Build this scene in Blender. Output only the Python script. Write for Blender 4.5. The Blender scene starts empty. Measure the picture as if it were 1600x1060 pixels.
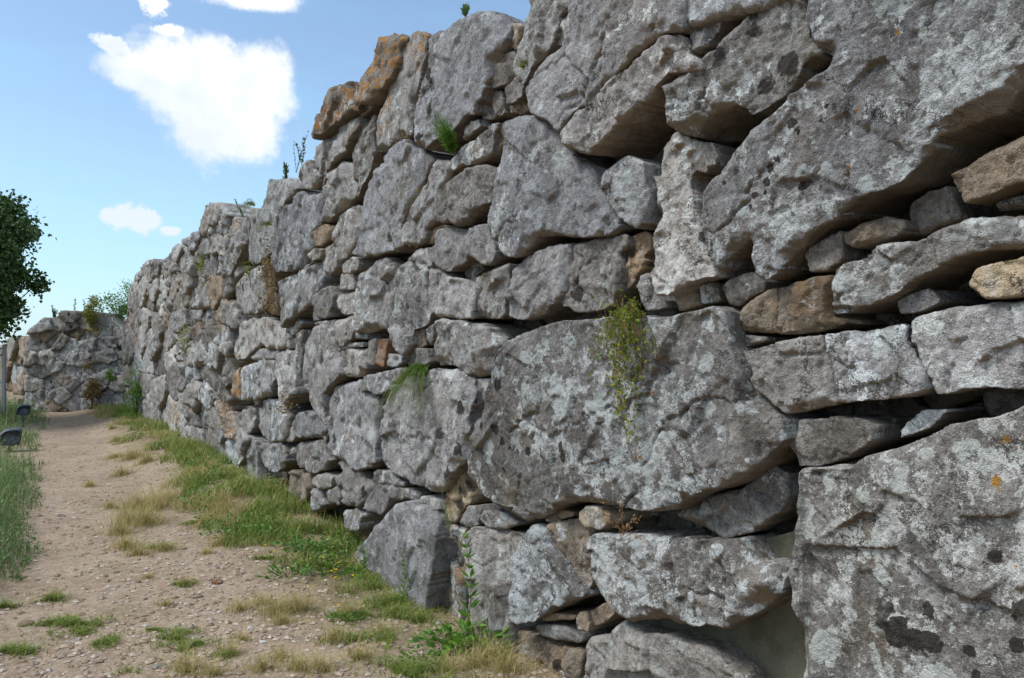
import bpy, math, random
import numpy as np
from mathutils import Vector, Matrix

# ------------------------------------------------------------------ camera, light, sky, exposure
sc = bpy.context.scene
C = sc.collection
EYE = 1.6
cam_d = bpy.data.cameras.new("camera")
cam_d.lens = 27.45; cam_d.sensor_width = 36.0; cam_d.clip_end = 3000; cam_d.clip_start = 0.05
cam = bpy.data.objects.new("camera", cam_d); C.objects.link(cam)
cam.location = (0, 0, EYE)
cam.rotation_euler = (math.radians(90.704), 0, 0)
sc.camera = cam

SUN_EL, SUN_AZ = math.radians(54), math.radians(-104)      # azimuth measured from +Y towards +X
sun_d = bpy.data.lights.new("sun", 'SUN'); sun_d.energy = 2.1; sun_d.angle = math.radians(24); sun_d.color = (1, .95, .89)
sun = bpy.data.objects.new("sun", sun_d); C.objects.link(sun)
sdir = Vector((math.sin(SUN_AZ)*math.cos(SUN_EL), math.cos(SUN_AZ)*math.cos(SUN_EL), math.sin(SUN_EL)))
sun.rotation_euler = (-sdir).to_track_quat('-Z', 'Y').to_euler()

sc.view_settings.view_transform = 'Standard'; sc.view_settings.look = 'None'
sc.view_settings.gamma = 1.0; sc.view_settings.use_curve_mapping = False
sc.view_settings.exposure = 0.75
sc.cycles.max_bounces = 5; sc.cycles.diffuse_bounces = 3; sc.cycles.transmission_bounces = 3

class NT:
    """small helper for node trees"""
    def __init__(s, nt): s.nt = nt; s.n = nt.nodes; s.l = nt.links
    def node(s, typ, **kw):
        n = s.n.new(typ)
        for k, v in kw.items():
            if k == 'ins':
                for a, b in v.items(): s.set(n.inputs[a], b)
            else: setattr(n, k, v)
        return n
    def set(s, sock, v):
        if isinstance(v, bpy.types.NodeSocket): s.l.new(v, sock)
        elif isinstance(v, (tuple, list)) and len(v) == 3 and sock.type == 'RGBA': sock.default_value = (*v, 1)
        else: sock.default_value = v
    def m(s, op, a, b=0.0, c=None, clamp=False):
        n = s.n.new('ShaderNodeMath'); n.operation = op; n.use_clamp = clamp
        s.set(n.inputs[0], a); s.set(n.inputs[1], b)
        if c is not None: s.set(n.inputs[2], c)
        return n.outputs[0]
    def vm(s, op, a, b=(0, 0, 0)):
        n = s.n.new('ShaderNodeVectorMath'); n.operation = op
        s.set(n.inputs[0], a); 
        if op == 'SCALE': s.set(n.inputs[3], b)
        else: s.set(n.inputs[1], b)
        return n.outputs[0]
    def noise(s, vec, scale, detail=4, rough=.55, dist=0.0, out=0):
        n = s.n.new('ShaderNodeTexNoise')
        s.set(n.inputs['Vector'], vec); n.inputs['Scale'].default_value = scale
        n.inputs['Detail'].default_value = detail; n.inputs['Roughness'].default_value = rough
        n.inputs['Distortion'].default_value = dist
        return n.outputs[out]
    def voro(s, vec, scale, feature='F1', rand=1.0, out='Distance'):
        n = s.n.new('ShaderNodeTexVoronoi'); n.feature = feature
        s.set(n.inputs['Vector'], vec); n.inputs['Scale'].default_value = scale
        n.inputs['Randomness'].default_value = rand
        return n.outputs[out]
    def step(s, v, a, b):
        n = s.n.new('ShaderNodeMapRange'); n.interpolation_type = 'SMOOTHSTEP'
        s.set(n.inputs[0], v); n.inputs[1].default_value = a; n.inputs[2].default_value = b
        return n.outputs[0]
    def mix(s, f, a, b):
        n = s.n.new('ShaderNodeMix'); n.data_type = 'RGBA'
        s.set(n.inputs[0], f); s.set(n.inputs[6], a); s.set(n.inputs[7], b)
        return n.outputs[2]

world = bpy.data.worlds.new("World"); sc.world = world; world.use_nodes = True
wt = NT(world.node_tree); wt.n.clear()
skyn = wt.node('ShaderNodeTexSky', sky_type='NISHITA'); skyn.sun_disc = False
skyn.sun_elevation = SUN_EL; skyn.sun_rotation = SUN_AZ
skyn.air_density = 1.0; skyn.dust_density = 0.6; skyn.ozone_density = 1.0
geo = wt.node('ShaderNodeTexCoord').outputs['Generated']
xyz = wt.node('ShaderNodeSeparateXYZ', ins={0: geo})
az = wt.m('ARCTAN2', xyz.outputs[0], xyz.outputs[1]); el = wt.m('ARCSINE', xyz.outputs[2])
ae = wt.node('ShaderNodeCombineXYZ', ins={0: az, 1: el, 2: 0.0}).outputs[0]
wn = wt.noise(ae, 11.0, 7, .62); wn2 = wt.noise(ae, 38.0, 6, .65)
wig = wt.m('ADD', wt.m('MULTIPLY', wt.m('SUBTRACT', wn, .5), 2.6), wt.m('MULTIPLY', wt.m('SUBTRACT', wn2, .5), 1.5))
def blob(a0, e0, ra, re, rot=0.0):
    dx = wt.m('SUBTRACT', az, a0); dy = wt.m('SUBTRACT', el, e0)
    c, s_ = math.cos(rot), math.sin(rot)
    x = wt.m('ADD', wt.m('MULTIPLY', dx, c/ra), wt.m('MULTIPLY', dy, s_/ra))
    y = wt.m('ADD', wt.m('MULTIPLY', dx, -s_/re), wt.m('MULTIPLY', dy, c/re))
    r = wt.m('SQRT', wt.m('ADD', wt.m('MULTIPLY', x, x), wt.m('MULTIPLY', y, y)))
    return wt.m('SUBTRACT', 1.0, r)
def px(x, y):
    a = math.atan((x-800)/1220); e = math.atan((545-y)/math.hypot(1220, x-800)); return a, e
bl = []
for (x, y, rx, ry, rot) in [(315, 128, 150, 74, -.1), (350, 195, 112, 66, 0), (215, 114, 80, 34, -.1), (408, 135, 62, 80, 0), (395, -5, 90, 22, 0)]:
    a0, e0 = px(x, y); bl.append(blob(a0, e0, rx/1220*1.0*math.cos(a0)**2, ry/1220*math.cos(a0), rot))
f = bl[0]
for b in bl[1:]: f = wt.m('MAXIMUM', f, b)
f = wt.m('ADD', wt.m('MAXIMUM', f, -1.2), wt.m('MULTIPLY', wig, .50))
cmask = wt.step(f, -.07, .42)
small = []
for (x, y, rx, ry, rot) in [(203, 342, 56, 23, 0), (264, 361, 22, 9, 0), (240, 4, 30, 22, 0), (172, 66, 42, 16, -.3), (262, 46, 30, 10, 0)]:
    a0, e0 = px(x, y); small.append(blob(a0, e0, rx/1220*math.cos(a0)**2, ry/1220*math.cos(a0), rot))
fs_ = small[0]
for b in small[1:]: fs_ = wt.m('MAXIMUM', fs_, b)
fs_ = wt.m('ADD', fs_, wt.m('ADD', wt.m('MULTIPLY', wt.m('SUBTRACT', wn2, .5), 2.4), wt.m('MULTIPLY', wt.m('SUBTRACT', wn, .5), 1.2)))
cmask = wt.m('MAXIMUM', cmask, wt.m('MULTIPLY', wt.step(fs_, .0, .42), .95))
# unseen scattered cloud added to the rest of the sky, whitening its blue light
ob = wt.noise(ae, 2.3, 6, .55)
side = wt.m('MAXIMUM', wt.step(az, .05, .5), wt.step(wt.m('MULTIPLY', az, -1), .75, 1.15))
omask = wt.m('MULTIPLY', wt.step(ob, .44, .56), side)
cmask = wt.m('MAXIMUM', cmask, omask)
# thin cirrus veil
cv = wt.node('ShaderNodeMapping', ins={0: ae}); cv.inputs['Rotation'].default_value = (0, 0, .9); cv.inputs['Scale'].default_value = (1.2, 5, 1)
veil = wt.m('MULTIPLY', wt.step(wt.noise(cv.outputs[0], 2.2, 5, .6), .42, .75), .34)
hor = wt.m('MULTIPLY', wt.m('SUBTRACT', 1.0, wt.step(el, .0, .40)), .55)
veil = wt.m('MAXIMUM', wt.m('ADD', veil, .10), hor)
shade = wt.step(wt.m('ADD', wt.noise(ae, 8.0, 6, .55), wt.m('MULTIPLY', wt.m('SUBTRACT', el, .30), 1.6)), .38, .66)
ccol = wt.mix(shade, (.72, .79, .87), (.98, .99, 1.0))
bg1 = wt.node('ShaderNodeBackground', ins={0: skyn.outputs[0], 1: 0.115})
bg2 = wt.node('ShaderNodeBackground', ins={0: ccol, 1: 0.71})
bg3 = wt.node('ShaderNodeBackground', ins={0: (.36, .74, 1.0), 1: 0.64})
mx0 = wt.node('ShaderNodeMixShader', ins={0: veil, 1: bg1.outputs[0], 2: bg3.outputs[0]})
mx = wt.node('ShaderNodeMixShader', ins={0: cmask, 1: mx0.outputs[0], 2: bg2.outputs[0]})
wo = wt.node('ShaderNodeOutputWorld'); wt.l.new(mx.outputs[0], wo.inputs[0])

# ------------------------------------------------------------------ data: stone outlines in metres (u along the wall, z up) and plant spots
SPOT_X=[(1.122, 2.3, 0.761, 0.0404), (1.13, 2.288, 0.797, 0.0251), (1.155, 2.248, 0.769, 0.0329), (1.18, 2.209, 0.773, 0.0323), (1.172, 2.222, 0.869, 0.0244), (1.13, 2.288, 0.872, 0.0184), (1.103, 2.33, 0.89, 0.0204), (1.109, 2.322, 0.867, 0.0153), (1.056, 2.404, 0.97, 0.0176), (1.237, 2.119, 0.783, 0.0186), (1.271, 2.066, 1.055, 0.0197), (1.262, 2.08, 1.033, 0.0122), (1.301, 2.019, 0.838, 0.0207), (1.181, 2.208, 0.843, 0.0097), (1.247, 2.104, 0.717, 0.0185), (1.297, 2.025, 0.906, 0.0104), (1.249, 2.101, 1.203, 0.0108)]
OSPOT_X=[(1.052, 2.41, 0.78, 0.0159), (1.058, 2.401, 0.767, 0.0123), (1.278, 2.056, 1.252, 0.0136), (1.28, 2.052, 1.231, 0.0105), (1.211, 2.16, 0.918, 0.0063), (1.288, 2.039, 1.358, 0.012), (1.302, 2.018, 1.04, 0.0089)]
SPOT_A=[(0.938, 2.591, 2.346, 0.0227), (0.947, 2.576, 2.32, 0.0169), (0.927, 2.609, 2.286, 0.0114), (0.89, 2.666, 2.22, 0.0175), (0.881, 2.68, 2.173, 0.0176), (0.903, 2.646, 2.242, 0.0135), (0.953, 2.567, 2.138, 0.0225), (0.966, 2.546, 2.15, 0.013), (1.01, 2.476, 2.374, 0.0127), (0.997, 2.498, 2.329, 0.011), (1.059, 2.4, 2.543, 0.0105), (1.063, 2.394, 2.521, 0.0088), (0.851, 2.727, 2.138, 0.0139), (0.836, 2.751, 2.097, 0.012), (0.789, 2.825, 2.169, 0.0103), (0.773, 2.85, 2.209, 0.0104), (0.821, 2.775, 2.227, 0.0121), (0.878, 2.685, 2.14, 0.0118), (0.921, 2.617, 2.256, 0.0096), (1.037, 2.434, 2.271, 0.0107)]
OSPOT_A=[(1.221, 2.145, 2.244, 0.0079), (1.045, 2.422, 2.163, 0.0089), (1.041, 2.428, 2.139, 0.0089), (1.13, 2.287, 2.529, 0.0084), (1.063, 2.393, 2.338, 0.007)]
SPOT_Y=[(-0.15, 4.267, 1.181, 0.0311), (-0.092, 4.176, 1.166, 0.0304), (-0.061, 4.126, 1.11, 0.0241), (-0.027, 4.072, 1.083, 0.0237), (0.016, 4.005, 1.066, 0.0234), (0.231, 3.667, 1.135, 0.0241), (0.239, 3.654, 1.092, 0.0213), (-0.05, 4.11, 0.961, 0.018), (0.077, 3.91, 1.088, 0.0257), (0.111, 3.856, 1.268, 0.0141), (-0.033, 4.083, 1.249, 0.0119)]
OSPOT_Y=[(0.562, 3.146, 1.422, 0.0115), (0.442, 3.334, 1.439, 0.0097), (0.518, 3.214, 1.148, 0.0117)]
CEM=(-1.967,-1.164,-.2,1.051)
STONES = [
(0.06,'B',[-2.023,2.936,-2.768,2.606,-2.766,2.328,-2.678,2.295,-2.608,2.226,-2.517,2.211,-2.446,2.19,-2.409,2.149,-2.347,2.092,-2.25,2.065,-2.158,2.02,-2.145,1.998,-2.047,1.98,-2.007,1.941,-1.941,1.916,-1.902,1.861,-1.862,1.831,-1.812,1.855,-1.764,2.002,-1.681,1.938,-1.638,1.876,-1.588,1.947,-1.546,2.097,-1.507,2.189,-1.523,2.23,-1.605,2.263,-1.643,2.313,-1.757,2.371,-1.87,2.418,-1.988,2.456,-2.111,2.503,-2.1,2.556,-2.045,2.601,-2.026,2.681]),
(0.03,'r',[-1.322,2.665,-1.489,2.673,-1.536,2.708,-1.611,2.73,-1.62,2.758,-1.664,2.782,-1.774,2.799,-1.847,2.864,-1.99,2.894,-1.994,2.699,-2.013,2.615,-2.064,2.569,-1.983,2.559,-1.913,2.469,-1.789,2.418,-1.702,2.487,-1.61,2.487,-1.528,2.459,-1.495,2.417,-1.408,2.463,-1.347,2.49,-1.326,2.586]),
(-0.02,'r',[-1.446,2.418,-1.537,2.398,-1.566,2.335,-1.556,2.305,-1.513,2.278,-1.456,2.304,-1.4,2.271,-1.386,2.295,-1.421,2.339]),
(0,'g',[-1.43,3.214,-1.838,3.034,-1.772,2.867,-1.646,2.862,-1.631,2.831,-1.557,2.779,-1.544,2.758,-1.484,2.748,-1.436,2.845]),
(0.08,'s',[-0.877,3.437,-1.493,3.164,-1.492,2.954,-1.468,2.826,-1.354,2.853,-1.279,2.844,-1.216,2.817,-1.042,2.764,-0.89,2.693,-0.819,2.703,-0.69,2.613,-0.585,2.708,-0.424,2.781,-0.371,2.908,-0.452,2.99,-0.644,3.046,-0.726,3.172]),
(0.08,'s',[-0.695,2.605,-0.824,2.696,-0.894,2.686,-1.051,2.756,-1.224,2.809,-1.35,2.846,-1.461,2.819,-1.532,2.687,-1.545,2.656,-1.39,2.703,-1.349,2.674,-1.243,2.61,-1.068,2.538,-0.994,2.5,-0.908,2.461,-0.74,2.529]),
(0.02,'w',[-0.37,3.678,-0.766,3.503,-0.624,3.239,-0.527,3.1,-0.352,3.046,-0.256,2.988,-0.175,3.079,-0.2,3.208,-0.274,3.284,-0.334,3.362]),
(0.05,'s',[-0.165,2.797,-0.259,2.811,-0.39,2.784,-0.515,2.718,-0.633,2.597,-0.72,2.499,-0.879,2.413,-0.902,2.328,-0.987,2.206,-1.056,2.123,-0.951,2.103,-0.798,2.116,-0.569,2.156,-0.413,2.15,-0.259,2.075,-0.133,2.08,-0.041,2.155,0.02,2.285,-0.021,2.455,-0.067,2.585,-0.126,2.704]),
(0.04,'g',[-0.908,2.334,-0.922,2.392,-1.019,2.432,-1.092,2.436,-1.217,2.383,-1.233,2.25,-1.221,2.119,-1.177,2.1,-1.124,2.118,-1.001,2.219]),
(0.03,'w',[-1.329,2.487,-1.408,2.452,-1.481,2.408,-1.443,2.328,-1.425,2.261,-1.453,2.201,-1.484,2.146,-1.517,2.074,-1.543,2.015,-1.594,1.9,-1.601,1.866,-1.493,1.862,-1.352,1.811,-1.278,1.82,-1.248,1.904,-1.267,1.981,-1.256,2.115,-1.245,2.275,-1.238,2.404,-1.269,2.456]),
(0,'g',[0.278,1.878,0.278,2.001,0.055,2.048,-0.066,2.069,-0.072,1.93,-0.053,1.764,0.248,1.781]),
(0.02,'s',[-0.13,2.028,-0.255,2.074,-0.46,2.108,-0.648,2.109,-0.658,2.013,-0.606,1.894,-0.553,1.825,-0.403,1.771,-0.298,1.752,-0.137,1.767,-0.124,1.908]),
(0,'r',[-0.657,2.106,-0.894,2.102,-1.065,2.093,-1.078,2.044,-0.997,2.016,-1.031,1.937,-1.005,1.868,-0.948,1.792,-0.866,1.772,-0.722,1.769,-0.615,1.801,-0.557,1.835,-0.61,1.91,-0.652,2.014]),
(-0.03,'t',[-1.065,2.092,-1.147,2.104,-1.179,2.081,-1.179,2.013,-1.126,2.005,-1.163,1.968,-1.162,1.946,-1.106,1.932,-1.068,1.885,-1.017,1.86,-1.017,1.925,-1.039,1.994]),
(-0.01,'g',[-1.136,1.909,-1.192,1.921,-1.223,1.817,-1.292,1.792,-1.303,1.768,-1.176,1.76,-1.148,1.805,-1.12,1.869]),
(-0.03,'b',[-1.319,1.815,-1.356,1.849,-1.413,1.853,-1.441,1.815,-1.461,1.771,-1.341,1.748]),
(-0.05,'b',[-1.435,1.85,-1.529,1.861,-1.552,1.782,-1.462,1.774]),
(-0.01,'r',[-1.576,1.831,-1.633,1.866,-1.741,1.881,-1.804,1.837,-1.79,1.799,-1.717,1.784,-1.663,1.754,-1.62,1.766]),
(0,'b',[-1.644,1.719,-1.72,1.775,-1.818,1.81,-1.851,1.815,-1.856,1.745,-1.853,1.654,-1.803,1.654,-1.672,1.666,-1.638,1.688]),
(0,'b',[-1.859,1.814,-1.894,1.819,-1.997,1.839,-2.076,1.844,-2.076,1.787,-2.071,1.704,-2.124,1.678,-2.056,1.663,-1.929,1.646,-1.861,1.651,-1.864,1.745]),
(-0.01,'r',[-1.632,1.655,-1.794,1.643,-1.803,1.627,-1.693,1.605,-1.638,1.614]),
(0.03,'r',[-2.104,1.823,-2.121,1.853,-2.225,1.889,-2.242,1.909,-2.33,1.922,-2.395,1.923,-2.449,1.942,-2.533,1.961,-2.662,1.953,-2.75,1.951,-2.75,1.864,-2.661,1.866,-2.589,1.867,-2.493,1.855,-2.438,1.831,-2.362,1.813,-2.343,1.783,-2.295,1.757,-2.224,1.73,-2.111,1.708,-2.102,1.754]),
(0,'t',[-2.119,1.97,-2.16,1.997,-2.255,2.008,-2.31,1.99,-2.322,1.963,-2.31,1.944,-2.231,1.928,-2.155,1.918,-2.121,1.939]),
(0,'g',[-1.967,1.913,-1.992,1.945,-2.058,1.967,-2.105,1.984,-2.112,1.944,-2.109,1.886,-2.065,1.855,-1.999,1.852]),
(-0.09,'r',[-2.281,2.01,-2.285,2.047,-2.34,2.078,-2.405,2.087,-2.427,2.021,-2.436,1.978,-2.38,1.967,-2.323,1.947,-2.295,1.955]),
(0,'b',[-2.459,2.095,-2.543,2.143,-2.65,2.172,-2.74,2.184,-2.739,2.055,-2.649,2.04,-2.586,2.029,-2.496,2.009,-2.471,2.044]),
(-0.08,'r',[-2.532,2.009,-2.572,2.024,-2.706,2.024,-2.705,1.982,-2.55,1.983]),
(0.04,'y',[-2.522,1.776,-2.534,1.808,-2.561,1.825,-2.666,1.839,-2.754,1.846,-2.753,1.732,-2.665,1.732,-2.567,1.734]),
(-0.01,'g',[-2.284,1.744,-2.317,1.763,-2.389,1.779,-2.422,1.737,-2.371,1.709,-2.302,1.702]),
(0.03,'g',[-1.739,1.584,-1.841,1.616,-1.953,1.637,-2.054,1.648,-2.068,1.59,-2.091,1.528,-2.098,1.424,-2.021,1.398,-1.92,1.378,-1.859,1.421,-1.765,1.475,-1.736,1.524]),
(0.025,'g',[-2.067,1.648,-2.148,1.653,-2.246,1.662,-2.329,1.674,-2.354,1.609,-2.385,1.554,-2.403,1.482,-2.384,1.467,-2.286,1.448,-2.103,1.422,-2.097,1.532,-2.074,1.594]),
(0.02,'p',[-2.338,1.683,-2.451,1.716,-2.56,1.722,-2.656,1.724,-2.745,1.727,-2.743,1.512,-2.654,1.498,-2.542,1.485,-2.419,1.474,-2.4,1.517,-2.367,1.581]),
(0.01,'r',[-1.907,1.278,-1.943,1.319,-1.959,1.363,-2.078,1.378,-2.161,1.38,-2.241,1.367,-2.234,1.317,-2.14,1.257,-2.027,1.211,-1.955,1.206,-1.943,1.247]),
(-0.03,'g',[-2.282,1.347,-2.304,1.38,-2.36,1.42,-2.437,1.425,-2.382,1.369,-2.284,1.326]),
(-0.12,'r',[-2.171,1.359,-2.217,1.383,-2.219,1.35,-2.175,1.314]),
(0.06,'X',[-1.986,1.203,-2.163,1.222,-2.204,1.257,-2.403,1.348,-2.481,1.393,-2.672,1.454,-2.773,1.485,-2.765,0.497,-1.958,0.105,-1.97,0.51,-1.951,0.779,-1.941,0.83,-1.959,0.951,-1.968,1.122,-1.971,1.182]),
(0.08,'Y',[-0.071,1.549,-0.137,1.624,-0.213,1.66,-0.502,1.716,-0.729,1.74,-0.943,1.741,-1.26,1.738,-1.418,1.72,-1.535,1.74,-1.634,1.75,-1.698,1.731,-1.704,1.658,-1.716,1.6,-1.768,1.532,-1.796,1.466,-1.865,1.396,-1.934,1.358,-1.954,1.292,-1.891,1.238,-1.783,1.14,-1.681,1.096,-1.555,1.06,-1.402,0.971,-1.254,0.938,-1.016,0.921,-0.801,0.899,-0.641,0.846,-0.49,0.767,-0.347,0.731,-0.13,0.748,0.143,0.793,0.247,0.871,0.247,0.999,0.101,1.228,-0.038,1.41]),
(-0.05,'r',[-1.284,0.921,-1.462,1.018,-1.655,1.084,-1.787,1.18,-1.872,1.17,-1.861,1.05,-1.744,0.949,-1.593,0.879,-1.428,0.88,-1.303,0.898]),
(0.08,'L',[-0.914,0.785,-1.159,0.82,-1.291,0.834,-1.531,0.881,-1.71,0.91,-1.791,0.852,-1.879,0.85,-1.915,0.827,-1.905,0.771,-1.865,0.721,-1.818,0.677,-1.708,0.598,-1.53,0.558,-1.382,0.532,-1.17,0.47,-1.041,0.506,-0.989,0.547,-0.922,0.606]),
(0.02,'b',[-0.508,0.741,-0.717,0.807,-0.78,0.751,-0.828,0.693,-0.837,0.532,-0.799,0.49,-0.746,0.518,-0.661,0.567,-0.578,0.624,-0.508,0.666]),
(0,'t',[-0.43,0.733,-0.475,0.786,-0.567,0.818,-0.68,0.822,-0.665,0.802,-0.513,0.746]),
(0.05,'y',[-0.776,0.813,-0.786,0.847,-0.843,0.883,-0.926,0.894,-0.997,0.873,-0.988,0.832,-0.926,0.795,-0.829,0.782]),
(0.06,'L',[-0.398,0.712,-0.533,0.716,-0.56,0.669,-0.649,0.612,-0.735,0.537,-0.827,0.49,-0.813,0.466,-0.581,0.364,-0.489,0.288,-0.31,0.185,-0.231,0.194,-0.194,0.313,-0.237,0.523,-0.286,0.599]),
(0,'t',[-0.418,0.267,-0.545,0.306,-0.679,0.332,-0.654,0.307,-0.424,0.236]),
(0,'t',[-0.69,0.326,-0.719,0.362,-0.778,0.381,-0.802,0.332,-0.792,0.291,-0.699,0.275]),
(-0.01,'t',[-0.799,0.388,-0.896,0.453,-0.976,0.455,-0.954,0.418,-0.896,0.364,-0.832,0.33]),
(0,'g',[-0.361,0.189,-0.43,0.219,-0.592,0.255,-0.669,0.245,-0.734,0.235,-0.709,0.212,-0.592,0.184,-0.43,0.161]),
(0.05,'w',[-0.828,0.234,-0.856,0.286,-0.947,0.334,-1.044,0.427,-1.167,0.431,-1.383,0.461,-1.546,0.464,-1.722,0.416,-1.824,0.258,-0.76,-0.185,-0.809,0.111]),
(0,'b',[-0.02,0.045,-0.131,0.093,-0.314,0.106,-0.592,0.156,-0.739,0.177,-0.714,0.052,-0.694,-0.226,-0.066,-0.487,-0.007,-0.095]),
(0.12,'s',[1.955,0.04,1.627,0.26,1.405,0.401,1.177,0.559,0.945,0.618,0.711,0.602,0.579,0.556,0.553,0.45,0.57,0.255,0.638,0.064,0.708,-0.191,1.77,-0.523,1.967,-0.13]),
(0,'b',[0.765,0.507,0.678,0.531,0.559,0.526,0.43,0.52,0.414,0.482,0.375,0.34,0.39,0.148,0.359,-0.179,0.772,-0.315,0.764,-0.071,0.747,0.174,0.738,0.376]),
(0.04,'g',[0.318,0.528,0.243,0.565,0.036,0.613,-0.091,0.617,-0.231,0.635,-0.249,0.589,-0.181,0.487,-0.143,0.33,-0.13,0.246,-0.105,-0.155,0.249,-0.281,0.272,0.076,0.28,0.367]),
(0,'g',[0.454,0.554,0.43,0.611,0.352,0.677,0.247,0.692,0.21,0.669,0.232,0.595,0.367,0.544]),
(0,'g',[0.196,0.617,0.16,0.685,0.034,0.707,-0.131,0.684,-0.169,0.664,-0.033,0.618,0.103,0.598]),
(-0.01,'y',[0.723,0.633,0.637,0.703,0.587,0.828,0.497,0.91,0.449,0.885,0.433,0.815,0.34,0.738,0.355,0.683,0.464,0.627,0.504,0.554,0.612,0.534,0.68,0.565]),
(0.03,'w',[0.944,0.593,0.915,0.647,0.804,0.66,0.663,0.659,0.645,0.611,0.697,0.594]),
(0.02,'g',[1.865,0.428,1.79,0.53,1.669,0.614,1.541,0.637,1.112,0.657,0.984,0.656,1.013,0.601,1.213,0.585,1.416,0.53,1.633,0.398,1.839,0.399]),
(0.03,'g',[2.517,0.553,2.34,0.654,2.009,0.648,1.803,0.576,1.878,0.446,2.007,0.395,2.267,0.366,2.412,0.413]),
(0.06,'s',[1.506,1.147,1.473,1.262,1.34,1.344,1.149,1.394,0.979,1.417,0.837,1.462,0.702,1.473,0.514,1.469,0.424,1.471,0.261,1.431,0.201,1.364,0.186,1.293,0.231,1.225,0.216,1.128,0.268,1.002,0.329,0.943,0.423,0.887,0.496,0.797,0.587,0.725,0.817,0.718,1.065,0.718,1.293,0.751,1.482,0.789,1.563,0.911,1.529,1.032]),
(0,'g',[0.33,1.424,0.211,1.424,0.097,1.432,0.118,1.384,0.182,1.316,0.247,1.228,0.285,1.248,0.247,1.305]),
(0.02,'g',[1.816,0.621,1.706,0.711,1.564,0.721,1.266,0.695,1.132,0.68,1.319,0.647,1.658,0.629]),
(0.04,'g',[0.689,1.779,0.595,1.776,0.422,1.759,0.164,1.734,0.064,1.699,-0.018,1.628,0.016,1.561,0.002,1.471,0.03,1.449,0.229,1.439,0.343,1.466,0.453,1.505,0.697,1.497,0.769,1.523,0.76,1.616,0.716,1.684]),
(0.03,'s',[0.772,2.101,0.658,2.083,0.564,2.04,0.339,2,0.255,1.95,0.24,1.817,0.262,1.773,0.44,1.787,0.657,1.798,0.736,1.837,0.772,1.976]),
(0.04,'s',[0.717,2.244,0.647,2.327,0.529,2.332,0.275,2.291,0.079,2.308,0.058,2.231,-0.018,2.124,0.016,2.071,0.093,2.071,0.252,2.133,0.359,2.103,0.495,2.065,0.638,2.101,0.735,2.138]),
(-0.05,'r',[0.492,2.101,0.343,2.125,0.261,2.073,0.343,2.027,0.366,1.976,0.405,2.009,0.508,2.056]),
(0.03,'p',[1.147,2.237,0.949,2.254,0.773,2.247,0.782,2.13,0.808,1.986,0.772,1.854,0.863,1.752,1.044,1.731,1.074,1.621,1.124,1.549,1.248,1.574,1.432,1.591,1.455,1.69,1.444,1.807,1.367,1.912,1.302,2.001,1.292,2.128,1.229,2.197]),
(-0.01,'g',[0.907,1.733,0.815,1.759,0.833,1.682,0.879,1.625,0.916,1.662]),
(0.02,'g',[2.084,2.071,1.965,2.18,1.788,2.237,1.549,2.251,1.424,2.194,1.424,2.05,1.49,1.841,1.523,1.732,1.664,1.744,1.86,1.725,2.015,1.718,2.136,1.799,2.083,1.922]),
(-0.03,'g',[1.527,2.123,1.46,2.186,1.438,2.193,1.448,2.076,1.504,1.98,1.537,1.954]),
(-0.03,'q',[1.844,1.653,1.628,1.674,1.616,1.53,1.674,1.469,1.843,1.475]),
(0,'g',[1.909,1.658,1.796,1.676,1.795,1.476,1.921,1.484]),
(0.01,'g',[1.5,1.564,1.25,1.547,1.27,1.495,1.433,1.469,1.523,1.477]),
(0.05,'g',[1.91,1.311,1.821,1.391,1.474,1.438,1.203,1.466,1.07,1.456,1.171,1.398,1.373,1.351,1.519,1.278,1.648,1.276,1.77,1.298,1.884,1.274]),
(0.04,'s',[1.694,2.864,1.494,2.959,1.328,3,1.148,3.004,1.028,2.917,0.864,2.866,0.754,2.794,0.827,2.722,0.901,2.666,1.026,2.6,1.177,2.499,1.282,2.404,1.218,2.322,1.368,2.286,1.618,2.275,1.954,2.295,2.129,2.347,1.955,2.475,1.918,2.64,1.854,2.779]),
(0.02,'s',[0.822,2.732,0.741,2.789,0.543,2.745,0.526,2.675,0.661,2.59,0.722,2.483,0.731,2.408,0.867,2.374,0.894,2.294,1.098,2.284,1.21,2.322,1.273,2.404,1.159,2.498,1.01,2.595,0.895,2.663]),
(0.05,'g',[0.628,2.383,0.654,2.47,0.603,2.557,0.437,2.62,0.288,2.644,0.126,2.631,-0.027,2.565,-0.014,2.491,0.013,2.429,0.161,2.399,0.288,2.344,0.444,2.343]),
(-0.03,'t',[0.94,2.362,0.749,2.383,0.662,2.363,0.775,2.341,0.866,2.278,0.959,2.289]),
(0.02,'r',[0.493,2.731,0.397,2.784,0.266,2.8,0.17,2.822,0.092,2.858,0.023,2.855,0.071,2.777,0.078,2.693,0.17,2.669,0.389,2.676,0.485,2.671]),
(-0.04,'b',[0.15,2.735,0.15,2.804,0.101,2.869,0.005,2.853,-0.008,2.804,0.039,2.743,0.08,2.705]),
(0.03,'g',[0.363,2.9,0.271,2.911,0.168,2.9,0.153,2.86,0.249,2.846,0.348,2.821]),
(0.07,'s',[0.935,2.918,0.907,3.19,0.832,3.333,0.75,3.463,0.741,3.54,0.652,3.554,0.491,3.541,0.307,3.54,0.201,3.535,0.022,3.458,-0.08,3.393,-0.159,3.327,-0.139,3.252,-0.053,3.183,0.008,3.114,0.084,3.005,0.142,2.923,0.298,2.949,0.473,2.878,0.712,2.893,0.775,2.859]),
(0,'t',[-0.066,3.383,-0.225,3.306,-0.206,3.244,-0.156,3.192,-0.111,3.227,0.028,3.223,-0.046,3.291]),
(0.02,'r',[0.009,3.195,-0.143,3.199,-0.225,3.112,-0.225,3.071,-0.104,3.025,0.03,3.042,0.128,3.062,0.078,3.138]),
(-0.01,'g',[0.222,3.035,0.086,3.045,-0.016,3.023,-0.043,2.889,0.086,2.893,0.208,2.909,0.244,2.966]),
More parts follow.
